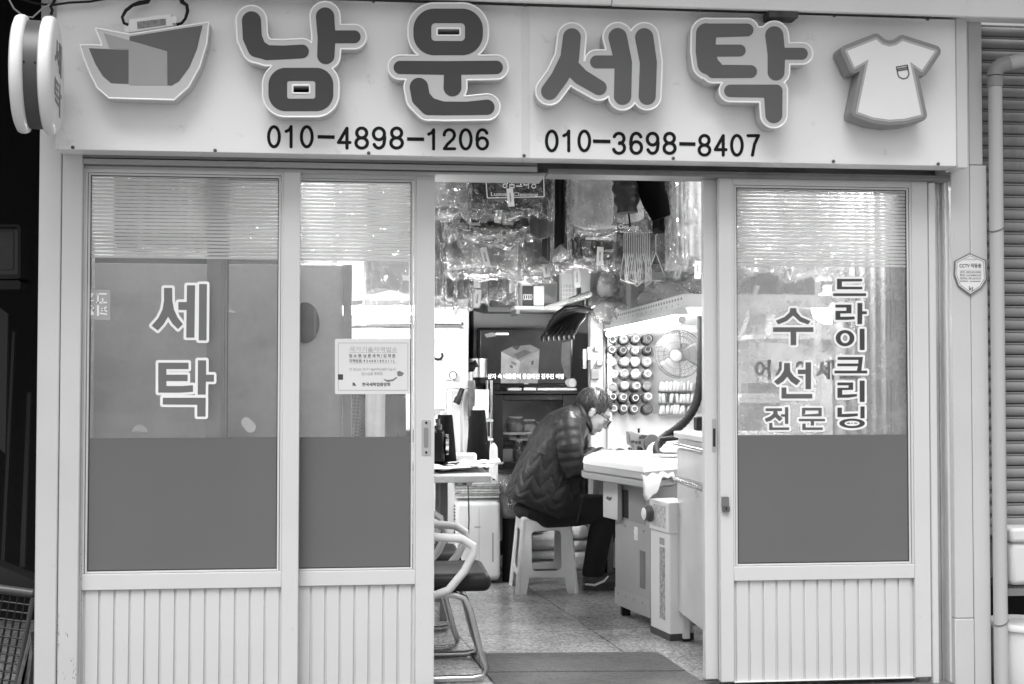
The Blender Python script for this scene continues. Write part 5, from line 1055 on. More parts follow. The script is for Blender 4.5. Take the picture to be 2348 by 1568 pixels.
# steam generator
sg = thing('steam_box', 'narrow white steam generator with a round dial between table and drawers', 'steam generator', PZ(1513, 1460))
p1, p2 = PZ(1491, 1449), PZ(1536, 1470); so_w = G('steam_enamel', .66, .4, var=.04, dirt=.15, dscale=5)
mb, dv, nv = quadbox(p1, p2, .11, .02, .585); obj('body', mb, so_w, sg, bevel=.005)
mb, _, _ = quadbox(p1-nv*.006, p2-nv*.006+dv*.004, .12, .455, .59); obj('control_head', mb, so_w, sg, bevel=.005)
mb, _, _ = quadbox(p1+dv*.05-nv*.0072, p2-dv*.03-nv*.0072, .001, .475, .57); obj('dial_panel', mb, G('dial_print', .45, .4, var=.5, scale=70), sg)
obj('dial', MB().lathe([(.036, 0), (.036, .012), (.03, .014), (.03, .03), (.022, .032)], p1+dv*.02-nv*.007+Vector((0, 0, .525)), -nv, 26), G('dial_dark', .1, .35), sg, smooth=True); obj('dial_cap', MB().lathe([(.027, 0), (.02, .004)], p1+dv*.02-nv*.04+Vector((0, 0, .525)), -nv, 22), white_pl, sg, smooth=True)
mb, _, _ = quadbox(p1+dv*.1-nv*.0012, p1+dv*.155-nv*.0012, .001, .08, .39); obj('printed_strip', mb, G('strip_print', .3, .4, var=.75, scale=60), sg); mb, _, _ = quadbox(p1+dv*.1-nv*.0014, p1+dv*.15-nv*.0014, .001, .4, .43); obj('printed_square', mb, G('press_enamel', .3), sg)
mb, _, _ = quadbox(p1-nv*.001, p2+dv*.001-nv*.001, .112, 0, .03); obj('plinth', mb, G('plinth_dark', .04, .5), sg)
# drawer unit
du = thing('drawer_unit', 'white drawer unit with chrome grip bands at the right of the doorway', 'drawers', (1.45, .8, 0))
dx0, dx1, dy0, dy1 = 1.275, 1.66, .36, .86; dw = G('drawer_white', .66, .35, var=.05, scale=3); du_z = P(1545, 1003, dy1).z
obj('carcass', MB().box(dx0+.006, dx1, dy0, dy1, .12, du_z), dw, du, bevel=.003)
obj('unit_top', MB().box(dx0-.012, dx1+.01, dy0-.01, dy1+.012, du_z+.001, du_z+.028), white_pl, du, bevel=.006)
zz = [P(1546, y, dy1).z for y in (1010, 1028, 1090, 1106, 1428)]
obj('drawer_front', MB().box(dx0, dx0+.005, dy0+.004, dy1-.004, zz[2], zz[1]), G('drawer_pearl', .6, .3, var=.12, scale=5), du, bevel=.002); obj('drawer_front', MB().box(dx0, dx0+.005, dy0+.004, dy1-.004, .125, zz[3]), G('drawer_pearl', .6, .3, var=.12, scale=5), du, bevel=.002)
for q in ((zz[1]+.001, zz[0]), (zz[3]+.001, zz[2]-.001)): obj('grip_band', MB().tube([(dx0-.004, dy0+.004, (q[0]+q[1])/2), (dx0-.004, dy1-.004, (q[0]+q[1])/2)], (q[1]-q[0])*.5, 14, flat=.6), chrome, du, smooth=True)
for x_, y_ in ((dx0+.03, dy1-.03), (dx0+.03, dy0+.03), (dx1-.03, dy1-.03), (dx1-.03, dy0+.03)): obj('leg', MB().box(x_-.014, x_+.014, y_-.014, y_+.014, .012, .119), dw, du); obj('foot', MB().box(x_-.016, x_+.016, y_-.016, y_+.016, 0, .012), black, du)
on_shelf('dark spool holder standing on the drawer unit by the door edge', 'spool_holder', (1597, 955, 1618, 988), black, .75, .06, .008, 'holder'); 
# sewing machine on its own table behind
t2 = thing('sewing_table', 'white topped sewing table behind the pressing table', 'table', (1.5, 2.45, 0)); z2_ = P(1470, 1052, 2.4).z
obj('table_top', MB().box(1.2, WX1-.004, 2.22, 2.76, z2_-.03, z2_), tt_, t2, bevel=.004)
for x_ in (1.24, WX1-.05):
    for y_ in (2.26, 2.7): obj('leg', MB().box(x_-.015, x_+.015, y_-.015, y_+.015, 0, z2_-.031), leg_m, t2)
sm_ = thing('sewing_machine', 'white sewing machine with a dark hand wheel at the back right', 'sewing machine', P(1465, 1052, 2.45)); zs2 = Zm(1289.8, 945.8, .2194, 2.4)
sm_w = G('machine_white', .26, .3, var=.06)
zs2.solid('machine_body', [pl((690,200),(735,198),(800,225),(930,240),(985,290),(985,330),(880,420),(855,475),(740,475),(735,350),(700,335))], sm_w, sm_, depth=.09, bev=.008, n=120)
obj('machine_bed', MB().px(1436, 1044, 1500, 1052, 2.36, .16), sm_w, sm_, bevel=.006)
obj('hand_wheel', MB().lathe([(.012, 0), (.052, .006), (.052, .022), (.02, .03)], P(1490, 1017, 2.37), (.5, -1, 0), 28), G('wheel_dark', .1, .4), sm_, smooth=True)
zs3 = Zm(1289.8, 945.8, .2194, 2.395)
for nm_, pr_ in (('face_plate', [rc(712,290,750,318,3)]), ('slot', [rc(790,296,818,330,3)]), ('slot', [rc(756,296,782,326,3)]), ('top_plate', [pl((795,250),(830,232),(900,240),(870,268),(800,276))]), ('needle_bar', [rc(690,360,700,440,2), rc(682,370,722,384,3)]), ('lever', [rc(775,352,808,418,10)])): zs3.solid(nm_, pr_, G('machine_dark', .05, .4), sm_, depth=.006, n=70)
obj('spool_pin', cy(MB(), P(1464, 992, 2.42), P(1464, 982, 2.42), .006), black, sm_); obj('knob', MB().lathe([(.014, 0), (.012, .02)], P(1467, 1030, 2.395), (0, -1, 0), 14), black, sm_); obj('thread_guide', MB().tube([zs2.w(700, 200), zs2.w(680, 240), zs2.w(682, 300), zs2.w(705, 335)], .003, 6), steel, sm_)
wi = thing('steam_iron_stand', 'white rounded press arm beside the sewing machine', 'press', P(1515, 1040, 2.0))
obj('body', MB().blob(P(1520, 1035, 2.0), (.09, .07, .06)), white_pl, wi, smooth=True); obj('base', MB().px(1484, 1044, 1545, 1058, 1.95, .16), white_pl, wi, bevel=.008)
obj('plug_nozzle', cy(MB(), P(1545, 1035, 1.9), P(1524, 1038, 1.9), .026, .03), black, wi, smooth=True)
hose = G('hose_black', .006, .6, spec=.25, var=.3, scale=60)
def hose_mesh(q, r, Ys):
    pts = []; n = len(q)-1
    for i in range(n*8+1):
        t = i/8; k = min(int(t), n-1); f = t-k; p0, p1_, p2_, p3 = [Vector(q[max(0, min(n, k+e))]) for e in (-1, 0, 1, 2)]
        v = .5*((2*p1_)+(p2_-p0)*f+(2*p0-5*p1_+4*p2_-p3)*f*f+(3*p1_-p0-3*p2_+p3)*f**3); pts.append((v, Ys[0]+(Ys[1]-Ys[0])*t/n))
    return MB().tube([P(v.x, v.y, y) for v, y in pts], [r*(1+.1*(i % 2)) for i in range(len(pts))], 10)
tag(obj('hose', hose_mesh([(1612,640,0),(1608,740,0),(1607,800,0),(1606,860,0),(1597,920,0),(1575,960,0),(1548,985,0),(1532,996,0)], .021, (1.7, 1.75)), hose, smooth=True), 'thick black hose curving down at the right beside the fan', 'hose')
tag(obj('hose', hose_mesh([(1532,996,0),(1518,1008,0),(1506,1028,0),(1512,1048,0),(1528,1060,0),(1540,1074,0)], .022, (1.75, 1.4)), hose, smooth=True), 'short black hose bent over the pressing table', 'hose')
ir = thing('steam_iron', 'dark steam iron resting on the pressing table pad', 'iron', P(1528, 1072, 1.4)); v = P(1530, 1074, 1.42)
obj('sole', MB().prism([(v.x-.09, v.y, pz+.107), (v.x+.02, v.y-.05, pz+.107), (v.x+.1, v.y-.05, pz+.107), (v.x+.1, v.y+.05, pz+.107), (v.x+.02, v.y+.05, pz+.107)], (0, 0, .015)), steel, ir, bevel=.003); obj('body', MB().blob((v.x+.03, v.y, pz+.145), (.07, .045, .03)), white_pl, ir, smooth=True)
obj('handle', MB().tube([(v.x-.03, v.y, pz+.15), (v.x-.03, v.y, pz+.19), (v.x+.06, v.y, pz+.2), (v.x+.09, v.y, pz+.16)], .013, 8), black, ir, smooth=True)
# ================================================================ stool, cloth heaps behind it
so_ = thing('plastic_stool', 'pale plastic stool under the seated man', 'stool', PZ(1245, 1358))
pf = PZ(1255, 1362); sy0 = pf.y; sk = (sy0+4.5)/2900; cxs = P(1254, 1362, sy0).x; hb_, ht_, zt_ = .158, .125, (1362-1187)*sk
cys = sy0+hb_; stool_m = G('stool_plastic', .68, .32, var=.03)
def face(M):                                # one side of the stool with its two openings
    n = 60; out = []
    W = lambda v: hb_+(ht_-hb_)*v
    pr = [pl((-100, 0), (100, 0), (100, 200), (-100, 200))]
    return loops([pl((-hb_*1000, 0), (hb_*1000, 0), (ht_*1000, zt_*1000), (-ht_*1000, zt_*1000))], 0, [rc(-78, 120, 78, 325, 24), pl((-112, -20), (112, -20), (92, 85), (-92, 85))], 150)
lp = face(None); thk = .007
for rz in range(4):
    me = curve_mesh('stool_side', [[(a/1000, b/1000) for a, b in q] for q in lp], thk, .0015)
    tilt = math.atan((hb_-ht_)/zt_)
    me.transform(Matrix.Translation((cxs, cys, 0)) @ Matrix.Rotation(rz*math.pi/2, 4, 'Z') @ Matrix.Translation((0, -hb_, 0)) @ Matrix.Rotation(-tilt, 4, 'X') @ Matrix.Translation((0, thk, 0)))
    obj('side_panel', me, stool_m, so_, smooth=True)
obj('seat', MB().box(cxs-ht_-.004, cxs+ht_+.004, cys-ht_-.004, cys+ht_+.004, zt_-.022, zt_+.002), stool_m, so_, bevel=.016, seg=4)
for sx in (-1, 1):
    for sy in (-1, 1): obj('corner_leg', MB().tube([(cxs+sx*(hb_-.004), cys+sy*(hb_-.004), 0), (cxs+sx*(ht_-.004), cys+sy*(ht_-.004), zt_-.02)], [.014, .012], 12), stool_m, so_, smooth=True)
pf_ = thing('low_platform', 'low wooden platform behind the stool carrying folded cloth', 'platform', P(1270, 1330, 2.85)); a, b, c, d = R(1135, 1306, 1400, 1322, 2.7)
obj('platform_top', MB().box(a, b, 2.6, 2.9, c, d), G('platform_wood', .25, .6, var=.3, scale=8), pf_, bevel=.004); obj('block', MB().box(a+.02, a+.1, 2.65, 2.88, 0, c), G('platform_wood', .25), pf_); obj('block', MB().box(b-.1, b-.02, 2.65, 2.88, 0, c), G('platform_wood', .25), pf_)
pz0 = d
rnd = random.Random(21); lab_pos = ('under the left legs of the stool', 'seen through the stool', 'behind the stool', 'right of the stool', 'behind the trouser leg')
for k, (px0, px1, h, v) in enumerate(((1148, 1200, .07, .7), (1205, 1290, .05, .6), (1208, 1285, .05, .75), (1215, 1290, .09, .8), (1300, 1352, .1, .75), (1296, 1356, .06, .5), (1298, 1350, .08, .78), (1205, 1250, .08, .55), (1362, 1400, .2, .5))):
    a, b = P(px0, 1300, 2.68).x, P(px1, 1300, 2.68).x; zz = pz0+.002+{0: 0, 1: 0, 2: .06, 3: .115, 4: 0, 5: .105, 6: .17, 7: .21, 8: 0}[k]
    mb = MB().box(a, b, 2.66+rnd.uniform(-.02, .02), 2.86, zz, zz+h)
    tag(obj('folded_cloth', mb, G('cloth%d' % int(v*100), v, .9, var=.12, scale=12, bump=.5, bscale=18), bevel=min(h*.45, .03), seg=4), ('white folded cloth lying left of the stool on the platform', 'grey folded cloth lowest in the heap seen through the stool', 'pale folded cloth second in the heap seen through the stool', 'thick white roll of cloth on the heap seen through the stool', 'thick white cloth lowest right of the stool', 'grey thin cloth between two white ones right of the stool', 'white cloth topmost right of the stool', 'grey cloth on top of the heap behind the stool', 'pale bundle behind the trouser leg under the table')[k], 'cloth')
bk = thing('waste_basket', 'dark basket lined with a clear bag behind the man', 'basket', P(1168, 1120, 2.45)); v = P(1172, 1082, 2.5)
obj('basket_body', MB().lathe([(.06, -.25), (.085, 0), (.082, 0), (.058, -.24)], v, (0, 0, 1), 24), bag_pl, bk); obj('rim', MB().tube([v+Vector((.086*math.cos(t), .086*math.sin(t), .002)) for t in [2*math.pi*i/28 for i in range(28)]], .007, 8, closed=True), black, bk, smooth=True); obj('stand', MB().lathe([(.05, 0), (.05, v.z-.24)], (v.x, v.y, 0), (0, 0, 1), 16), black, bk)
tag(obj('leaning_panel', MB().prism([P(1143, 1240, 2.55), P(1150, 1240, 2.55), P(1166, 1142, 2.6), P(1158, 1138, 2.6)], (0, .1, 0)), white_pl), 'white panel leaning between the dehumidifier and the man', 'panel')
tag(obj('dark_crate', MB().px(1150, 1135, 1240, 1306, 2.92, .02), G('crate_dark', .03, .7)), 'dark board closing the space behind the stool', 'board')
# ================================================================ visitor chairs
def chair(label, X, Y0, grp):
    t = thing('visitor_chair', label, 'chair', (X, Y0, 0), group=grp)
    w = .42; arm_m = G('arm_plastic', .66, .35, var=.03); tubm = G('chair_tube', .55, .25, 1.0, var=.1)
    obj('seat', MB().box(X-.46, X+.01, Y0+.02, Y0+w-.02, .325, .395), G('seat_vinyl', .012, .5, spec=.3, var=.2), t, bevel=.03, seg=5)
    obj('backrest', MB().box(X-.5, X-.455, Y0+.02, Y0+w-.02, .5, .85), G('seat_vinyl', .018, .5), t, bevel=.02, seg=4)
    for y_ in (Y0, Y0+w):
        obj('armrest', MB().tube([(X-.44, y_, .315), (X-.2, y_, .322), (X-.15, y_, .34), (X-.09, y_, .41), (X-.058, y_, .475), (X-.06, y_, .5), (X-.1, y_, .527), (X-.2, y_, .535), (X-.44, y_, .545), (X-.49, y_, .57)], .0155, 10), arm_m, t, smooth=True)
        obj('leg', MB().tube([(X-.44, y_+.03, .318), (X-.13, y_+.03, .318), (X-.09, y_+.025, .305), (X-.072, y_+.02, .265), (X-.03, y_, .1), (X-.01, y_, .05), (X-.02, y_, .022), (X-.06, y_, .0145), (X-.5, y_, .0145)], .0135, 12), tubm, t, smooth=True)
    obj('cross_bar', cy(MB(), (X-.42, Y0, .0145), (X-.42, Y0+w, .0145), .012), tubm, t, smooth=True); obj('cross_bar', cy(MB(), (X-.2, Y0+.03, .318), (X-.2, Y0+w+.03, .318), .011), tubm, t, smooth=True)
xc = P(1121, 1530, .19).x
chair('black seated visitor chair with pale arms, nearest the door edge', xc, .19, 'visitor chairs inside the door'); chair('second visitor chair behind the nearest one, mostly hidden', xc-.075, .72, 'visitor chairs inside the door')
# doorway mat
mt_ = speckle('mat_rubber', .08, .6, 1.3, .7, 130)
n_ = mt_.node_tree.nodes; L_ = mt_.node_tree.links; tc_ = n_.new('ShaderNodeTexCoord'); mp_ = n_.new('ShaderNodeMapping'); mp_.inputs['Scale'].default_value = (22, 60, 1); mp_.inputs['Rotation'].default_value = (0, 0, rad(20)); L_.new(tc_.outputs['Object'], mp_.inputs[0]); nz_ = n_.new('ShaderNodeTexNoise'); nz_.inputs['Scale'].default_value = 1; nz_.inputs['Detail'].default_value = 3; L_.new(mp_.outputs[0], nz_.inputs[0]); bp_ = n_.new('ShaderNodeBump'); bp_.inputs['Strength'].default_value = .9; bp_.inputs['Distance'].default_value = .01; L_.new(nz_.outputs[0], bp_.inputs['Height']); L_.new(bp_.outputs[0], n_['Principled BSDF'].inputs['Normal'])
q = [PZ(900, 1499), PZ(1508, 1497), PZ(1625, 1570), PZ(1625, 1600), PZ(900, 1600)]
fm_ = thing('floor_mat', 'dark ribbed rubber mat just inside the doorway', 'mat', (0, .3, .0))
qa = [PZ(1078, 1501), PZ(1508, 1498), PZ(1572, 1541), PZ(1112, 1544)]; qb = [PZ(1114, 1546), PZ(1574, 1543), PZ(1650, 1592), PZ(1150, 1592)]
for qq in (qa, qb): obj('mat_strip', MB().prism([v+Vector((0, 0, .002)) for v in qq], (0, 0, .006)), mt_, fm_, bevel=.002)
# ================================================================ behind the rightmost door
rk = thing('angle_rack', 'white slotted angle rack behind the dusty right door glass', 'rack', P(1780, 900, 1.5)); 
for x_, y_ in ((P(1868, 700, 1.3).x, 1.3), (P(1690, 700, 1.9).x, 1.9), (WX1-.03, 1.3)): obj('upright', MB().box(x_, x_+.03, y_, y_+.004, 0, 2.1).box(x_, x_+.004, y_+.0045, y_+.03, 0, 2.1), white_paint, rk)
for py in (772, 1010): zz = P(1780, py, 1.6).z; obj('shelf_board', MB().box(P(1640, py, 1.95).x, WX1-.004, 1.31, 1.95, zz-.02, zz), white_paint, rk)
obj('brace', MB().prism([P(1692, 780, 1.29), P(1700, 780, 1.29), P(1742, 655, 1.29), P(1732, 655, 1.29)], (0, .004, 0)), white_paint, rk)
for lab, nm, q, v, Y, cat in (('pale paper bag behind the glass above the lettering', 'paper_bag', (1770, 688, 1838, 770), .6, 1.45, 'bag'), ('grey carton behind the glass at the left of the lettering', 'carton', (1752, 960, 1800, 1000), .35, 1.4, 'carton'), ('dark toolbox on the rack behind the lettering', 'toolbox', (1705, 880, 1790, 1005), .12, 1.5, 'toolbox'), ('white tray on the rack behind the lower lettering', 'tray', (1690, 905, 1800, 925), .7, 1.2, 'tray'), ('white plastic bowl behind the glass under the column of letters', 'bowl', (1905, 978, 1960, 998), .8, .9, 'bowl')):
    t = thing(nm, lab, cat, P((q[0]+q[2])/2, q[3], Y)); a, b, c, d = R(*q, Y)
    if nm == 'bowl': obj('body', MB().lathe([((b-a)*.3, 0), ((b-a)*.5, d-c), ((b-a)*.48, d-c), ((b-a)*.28, .004)], ((a+b)/2, Y, c), (0, 0, 1), 24), white_pl, t, smooth=True); obj('stand', MB().box(a+.01, b-.01, Y-.03, Y+.03, 0, c), G('bowl_stand', .3), t)
    else:
        obj('body', MB().prism([(a, Y, c), (b, Y, c), (b-.01, Y, d), (a+.02, Y, d)], (0, .12, 0)), G('%s_m' % nm, v, .6, var=.15, scale=10), t, bevel=.006); obj('lid', MB().box(a+.02, b-.01, Y-.003, Y+.11, d-.02, d+.004), G('%s_lid' % nm, v*.8, .6), t, bevel=.003)
cu_ = thing('curtain', 'pale striped curtain hanging beside the right wall behind the glass', 'curtain', P(2020, 1100, .55)); mb = MB(); a, b = P(1965, 900, .5).x, min(P(2085, 900, .5).x, WX1-.03)
mb.surf(lambda u, v: Vector((a+(b-a)*u, .52+.028*math.sin(u*44)+.012*math.sin(u*91+1)+.25*(1-u), .1+v*1.9)), 90, 2)
ctm = G('curtain_stripe', .5, .8, var=.32, scale=30); ctm.node_tree.nodes['Mapping'].inputs['Scale'].default_value = (1, 1, .0)
obj('drape', mb, ctm, cu_, smooth=True, solid=.003); obj('curtain_rail', cy(MB(), (a-.05, .62, 2.0), (b, .5, 2.0), .008), steel, cu_)
# ================================================================ garments in plastic under the ceiling
RODZ = 2.2
for k, (yy, lab) in enumerate(((.95, 'steel garment rod nearest the street, over the doorway'), (1.4, 'middle steel garment rod over the shop floor'), (1.95, 'rearmost steel garment rod over the shop floor'))):
    t = thing('garment_rod', lab, 'rod', (0, yy, RODZ), group='garment rods under the ceiling')
    obj('bar', cy(MB(), (WX0+.01, yy, RODZ), (WX1-.01, yy, RODZ), .014), chrome, t, smooth=True)
    for x_ in (-1.0, 0, .9): obj('hanger_strap', cy(MB(), (x_, yy, RODZ+.012), (x_, yy, 2.419), .006), steel, t)
pl_d = wrap('garment_wrap_soft', .6, .85, 6, .8, .4, .05); pl_a = wrap('garment_wrap', .52, .85, 12, 1.0, .86, .09); pl_b = wrap('garment_wrap_thin', .72, .85, 12, 1.0, .92, .09); pl_c = wrap('garment_wrap_dense', .45, .85, 12, 1.0, .8, .09)
def cloth_mat(v): return G('cloth_v%d' % int(v*100), v, .85, var=.15, scale=8, bump=.15, bscale=80)
def wrinkled(x0, x1, z0, z1, Y, t, seed, n=44, m=26, amp=.019):
    rnd = random.Random(seed); mb = MB(); rings = []; cx = (x0+x1)/2; w = (x1-x0)/2
    for j in range(m+1):
        v = j/m; sh = min(1, .3+(v/.1)**.7*.7) if v < .1 else 1; pts = []
        for i in range(n):
            a = 2*math.pi*i/n; c_, s_ = math.cos(a), math.sin(a)
            e = .5; ex = math.copysign(abs(c_)**e, c_); ey = math.copysign(abs(s_)**.8, s_)
            pts.append((cx+(w*sh+rnd.uniform(-amp, amp)*.5)*ex, Y+(t+rnd.uniform(-amp, amp))*ey, z1+(z0-z1)*v+rnd.uniform(-amp, amp)*.6+(.015*math.sin(a*5+seed) if j == m else 0)))
        rings.append(mb.ring(pts))
    mb.skin(rings); bmesh.ops.triangulate(mb.bm, faces=mb.bm.faces); return mb
def bagged(label, px, Y, v, seed, wrapm=None, ztop=None, t=.05, hem=0.06, cloth=True, writing=(), tagpx=None, zc=0, group='garments hanging in plastic'):
    a, b, c, d = R(*px, Y); ztop = ztop or 2.1; d = max(d, ztop)
    o = thing('bagged_garment' if wrapm else 'hanging_garment', label, 'garment', ((a+b)/2, Y, c), group=group)
    if cloth: obj('cloth', cloth_tube(a+.012, b-.012, c+hem, d-.02, Y, t*.8, seed, 4+seed % 3, .3, .35, 1.0), cloth_mat(v), o, smooth=True, ang=70)
    if wrapm: obj('plastic', wrinkled(a, b, c, d, Y, t+.012, seed), wrapm, o)
    obj('hanger_hook', hook(MB(), (a+b)/2, Y, max(RODZ+.02, d+.06), d-.01), chrome, o, smooth=True)
    yf = Y-t-.03
    for s, q, mt, bold in writing: ptext('lettering', s, mt, o, *q, yf, depth=.0006, bold=bold)
    if tagpx:
        p = P(tagpx[0], tagpx[1], yf-.012); ln = (tagpx[3]-tagpx[1])*mpp(yf); wd_ = 7.5*mpp(yf); an = math.atan2(tagpx[2]-tagpx[0], tagpx[3]-tagpx[1])
        M = Matrix.Translation(p) @ Matrix.Rotation(-an, 4, 'Y')
        obj('paper_tag', MB().box(-wd_, wd_, -.0008, .0008, -ln, 0, M), paper, o)
        obj('tag_print', MB().box(-wd_*.3, wd_*.2, -.0014, -.0009, -ln*.75, -ln*.25, M), G('tag_print', .4, .7, var=.8, scale=120), o)
    return o
pw = G('print_on_plastic', .75, .5); pg_ = G('print_grey', .45, .5)
BG = [ # label, px rect, Y, cloth, wrap, thickness, writing, tag
('dark coat in plastic with the framed shop lettering in the middle', (1068,390,1268,500), .95, .03, pl_b, .05, [('명품크리닝', (1150,404,1229,432), pw, .01), ('Luxury Cleaning', (1125,441,1233,452), pw, .01)], (1168,432,1172,474)),
('grey garment in bright crinkled plastic at the left door edge with a printed name', (985,390,1079,500), .9, .5, pl_a, .05, [('CROSS', (996,392,1036,405), pw, .02)], None),
('black garment in plastic with a small printed name under the framed lettering', (1020,440,1218,548), 1.12, .025, pl_b, .05, [('HERMES', (1071,486,1092,491), pg_, .01), ('CHANEL', (1075,510,1101,517), pw, .02), ('GIRL.AND', (1152,510,1176,516), pw, .02)], (1146,468,1140,512)),
('black garment in plastic with a triangle print below the middle bag', (1050,500,1200,560), 1.2, .03, pl_a, .045, [('FENDI', (1065,540,1095,548), pw, .02), ('KRIZIA', (1161,532,1185,539), pw, .02)], None),
('dark grey suede skirt hanging without plastic beside the black coat', (1208,440,1274,541), 1.02, .11, None, .03, [], None),
('narrow charcoal trouser leg hanging below the suede skirt', (1236,470,1267,594), 1.3, .06, None, .02, [], None),
('long black trousers hanging right of the framed lettering', (1265,395,1306,566), 1.16, .012, None, .03, [], None),
('wide bag of pale cloth in shining plastic in the middle of the doorway', (1018,440,1196,638), 1.42, .6, pl_a, .06, [('FERRE', (1158,588,1181,594), pg_, .02), ('FENDI', (1130,604,1150,610), pg_, .02)], (1107,568,1118,612)),
('narrow clear bag right at the left door edge', (985,440,1022,698), 1.3, .3, pl_c, .04, [], None),
('long clear bag over a dark dress low at the left door edge', (1000,480,1046,700), 1.75, .16, pl_a, .04, [], None),
('clear bag with a narrow brown skirt and a long tag low at the left', (1040,480,1082,704), 1.82, .28, pl_a, .04, [], (1095,608,1093,660)),
('pale long bag with a white paper tag hanging lowest', (1078,470,1122,690), 1.9, .5, pl_b, .045, [], (1096,664,1093,706)),
('grey dress in plastic right of the hanging white tag', (1112,470,1150,682), 1.95, .22, pl_a, .045, [], None),
('pleated pale skirt hanging low in clear plastic', (1144,480,1184,690), 1.86, .55, pl_b, .04, [], None),
('dense bag of grey cloth above the box on the shelf', (1180,440,1262,640), 1.6, .45, pl_a, .06, [], (1250,605,1254,636)),
('pale quilted garment in glossy plastic at the top right of the doorway', (1300,390,1410,545), .95, .65, pl_b, .05, [('High Quality Cleaning', (1348,514,1462,527), pw, .012)], None),
('pale garment in plastic behind the black sleeve', (1400,390,1482,530), 1.02, .6, pl_b, .05, [], None),
('dark garment in plastic with small white print right of the trousers', (1304,440,1408,614), 1.28, .05, pl_b, .05, [('ellesse ellesse', (1342,542,1402,550), pw, .03), ('GUCCI', (1376,572,1404,578), pw, .03)], (1376,566,1374,610)),
('wide clear bag hanging over the white baskets', (1258,450,1366,618), 1.5, .65, pl_a, .06, [], (1322,610,1324,660)),
('clear bag with dark cloth hanging behind the wire hangers', (1395,440,1480,612), 1.42, .12, pl_b, .05, [], (1388,568,1386,620)),
('dark square hem hanging under the black sleeve', (1490,400,1536,530), 1.1, .012, None, .03, [], None),
('long clear bag with grey trousers right of the black sleeve', (1528,390,1572,612), 1.0, .4, pl_d, .045, [], None),
('long pale bag of curtains at the right door edge', (1560,390,1618,618), 1.08, .7, pl_d, .05, [], (1600,598,1598,640)),
('grey bag hanging behind the single wire hanger', (1478,440,1545,622), 1.5, .25, pl_a, .05, [], (1555,612,1551,640)),
# behind the striped films
('black jacket in plastic behind the far left striped film', (206,390,330,598), .95, .03, pl_d, .05, [], None),
('dark coat in plastic behind the middle of the left striped film', (322,390,420,590), 1.0, .05, pl_d, .05, [], None),
('grey coat in plastic behind the striped film beside the inner stile', (412,390,492,598), .98, .1, pl_d, .05, [], None),
('light shirt in plastic behind the striped film right of the inner stile', (520,390,648,570), 1.0, .45, pl_d, .05, [], None),
('bright shirt in plastic behind the striped film over the certificate', (690,390,770,600), 1.0, .7, pl_d, .05, [], None),
('white blouse in plastic behind the striped film beside the doorway', (770,390,850,585), 1.15, .7, pl_d, .05, [], None),
('pale coat in plastic at the left edge of the doorway behind the striped film', (835,390,945,694), 1.2, .3, pl_d, .05, [], None),
('white shirt in plastic behind the left of the dusty striped film', (1690,400,1790,625), .95, .6, pl_d, .05, [], None),
('pale jacket in plastic behind the middle of the dusty striped film', (1786,400,1880,635), 1.0, .45, pl_d, .05, [], None),
('grey coat in plastic behind the right of the dusty striped film', (1876,400,1960,640), .8, .25, pl_d, .05, [], None),
# deeper row that closes the view under the ceiling
('dark long coat hanging in the rear row at the left of the doorway', (960,500,1060,640), 2.0, .08, None, .05, [], None),
('mid grey coat in the rear row behind the pale bag', (1060,500,1170,650), 2.03, .15, None, .05, [], None),
('grey wool coat in the rear row above the shelf box', (1168,500,1275,632), 2.0, .2, None, .05, [], None),
('charcoal coat in the rear row above the baskets', (1270,500,1362,605), 2.05, .1, None, .05, [], None),
('pale coat in the rear row behind the wire hangers', (1358,480,1470,620), 2.02, .3, pl_a, .05, [], None),
('light coat in the rear row at the right end', (1462,480,1600,612), 2.0, .42, pl_a, .05, [], None)]
for k, (lab, px, Y, v, wm, t, wr, tg) in enumerate(BG): bagged(lab, px, Y, v, k+2, wm, None, t, .05 if wm else .0, True, wr, tg)
# frame round the shop lettering
lt = [o for o in bpy.data.objects if o.get('label', '').startswith('dark coat in plastic with the framed')][0]
fq = [(1113,403),(1246,404),(1247,451),(1117,454)]
fm2 = MB()
for a, b in zip(fq, fq[1:]+fq[:1]): fm2.tube([P(*a, .866), P(*b, .866)], .0022, 5)
obj('printed_frame', fm2, pw, lt)
# sleeves hanging into the top of the doorway
def puffs(pts, rs, per, amp, sub=10):
    out, rr = [], []; n = len(pts)-1; L = 0
    for i in range(n*sub+1):
        t = i/sub; k = min(int(t), n-1); f = t-k; p = pts[k].lerp(pts[k+1], f); r = rs[k]+(rs[k+1]-rs[k])*f
        if out: L += (p-out[-1]).length
        out.append(p); rr.append(r*(1+amp*(abs(math.sin(math.pi*L/per))-.6)))
    return out, rr
jk = thing('puffer_jacket', 'grey puffer sleeve hanging down at the top of the doorway', 'jacket', P(1433, 490, .82)); Yj = .82
pp, rr2 = puffs([P(1432, 300, Yj), P(1432, 400, Yj), P(1436, 450, Yj), P(1438, 488, Yj)], [.056, .058, .055, .042], .055, .22, 14)
obj('sleeve', MB().tube(pp, rr2, 24), G('puffer_grey', .03, .4, spec=.3, var=.15, bump=.2, bscale=40), jk, smooth=True, ang=80); obj('drawstring', MB().tube([P(1441, 490, Yj), P(1443, 505, Yj), P(1444, 520, Yj)], .004, 6), black, jk); obj('hanger_hook', hook(MB(), pp[0].x, Yj, RODZ+.02, pp[0].z-.02), chrome, jk)
bj = thing('black_jacket', 'plain black sleeve hanging slanted beside the puffer sleeve', 'jacket', P(1510, 500, .8)); Yb = .8
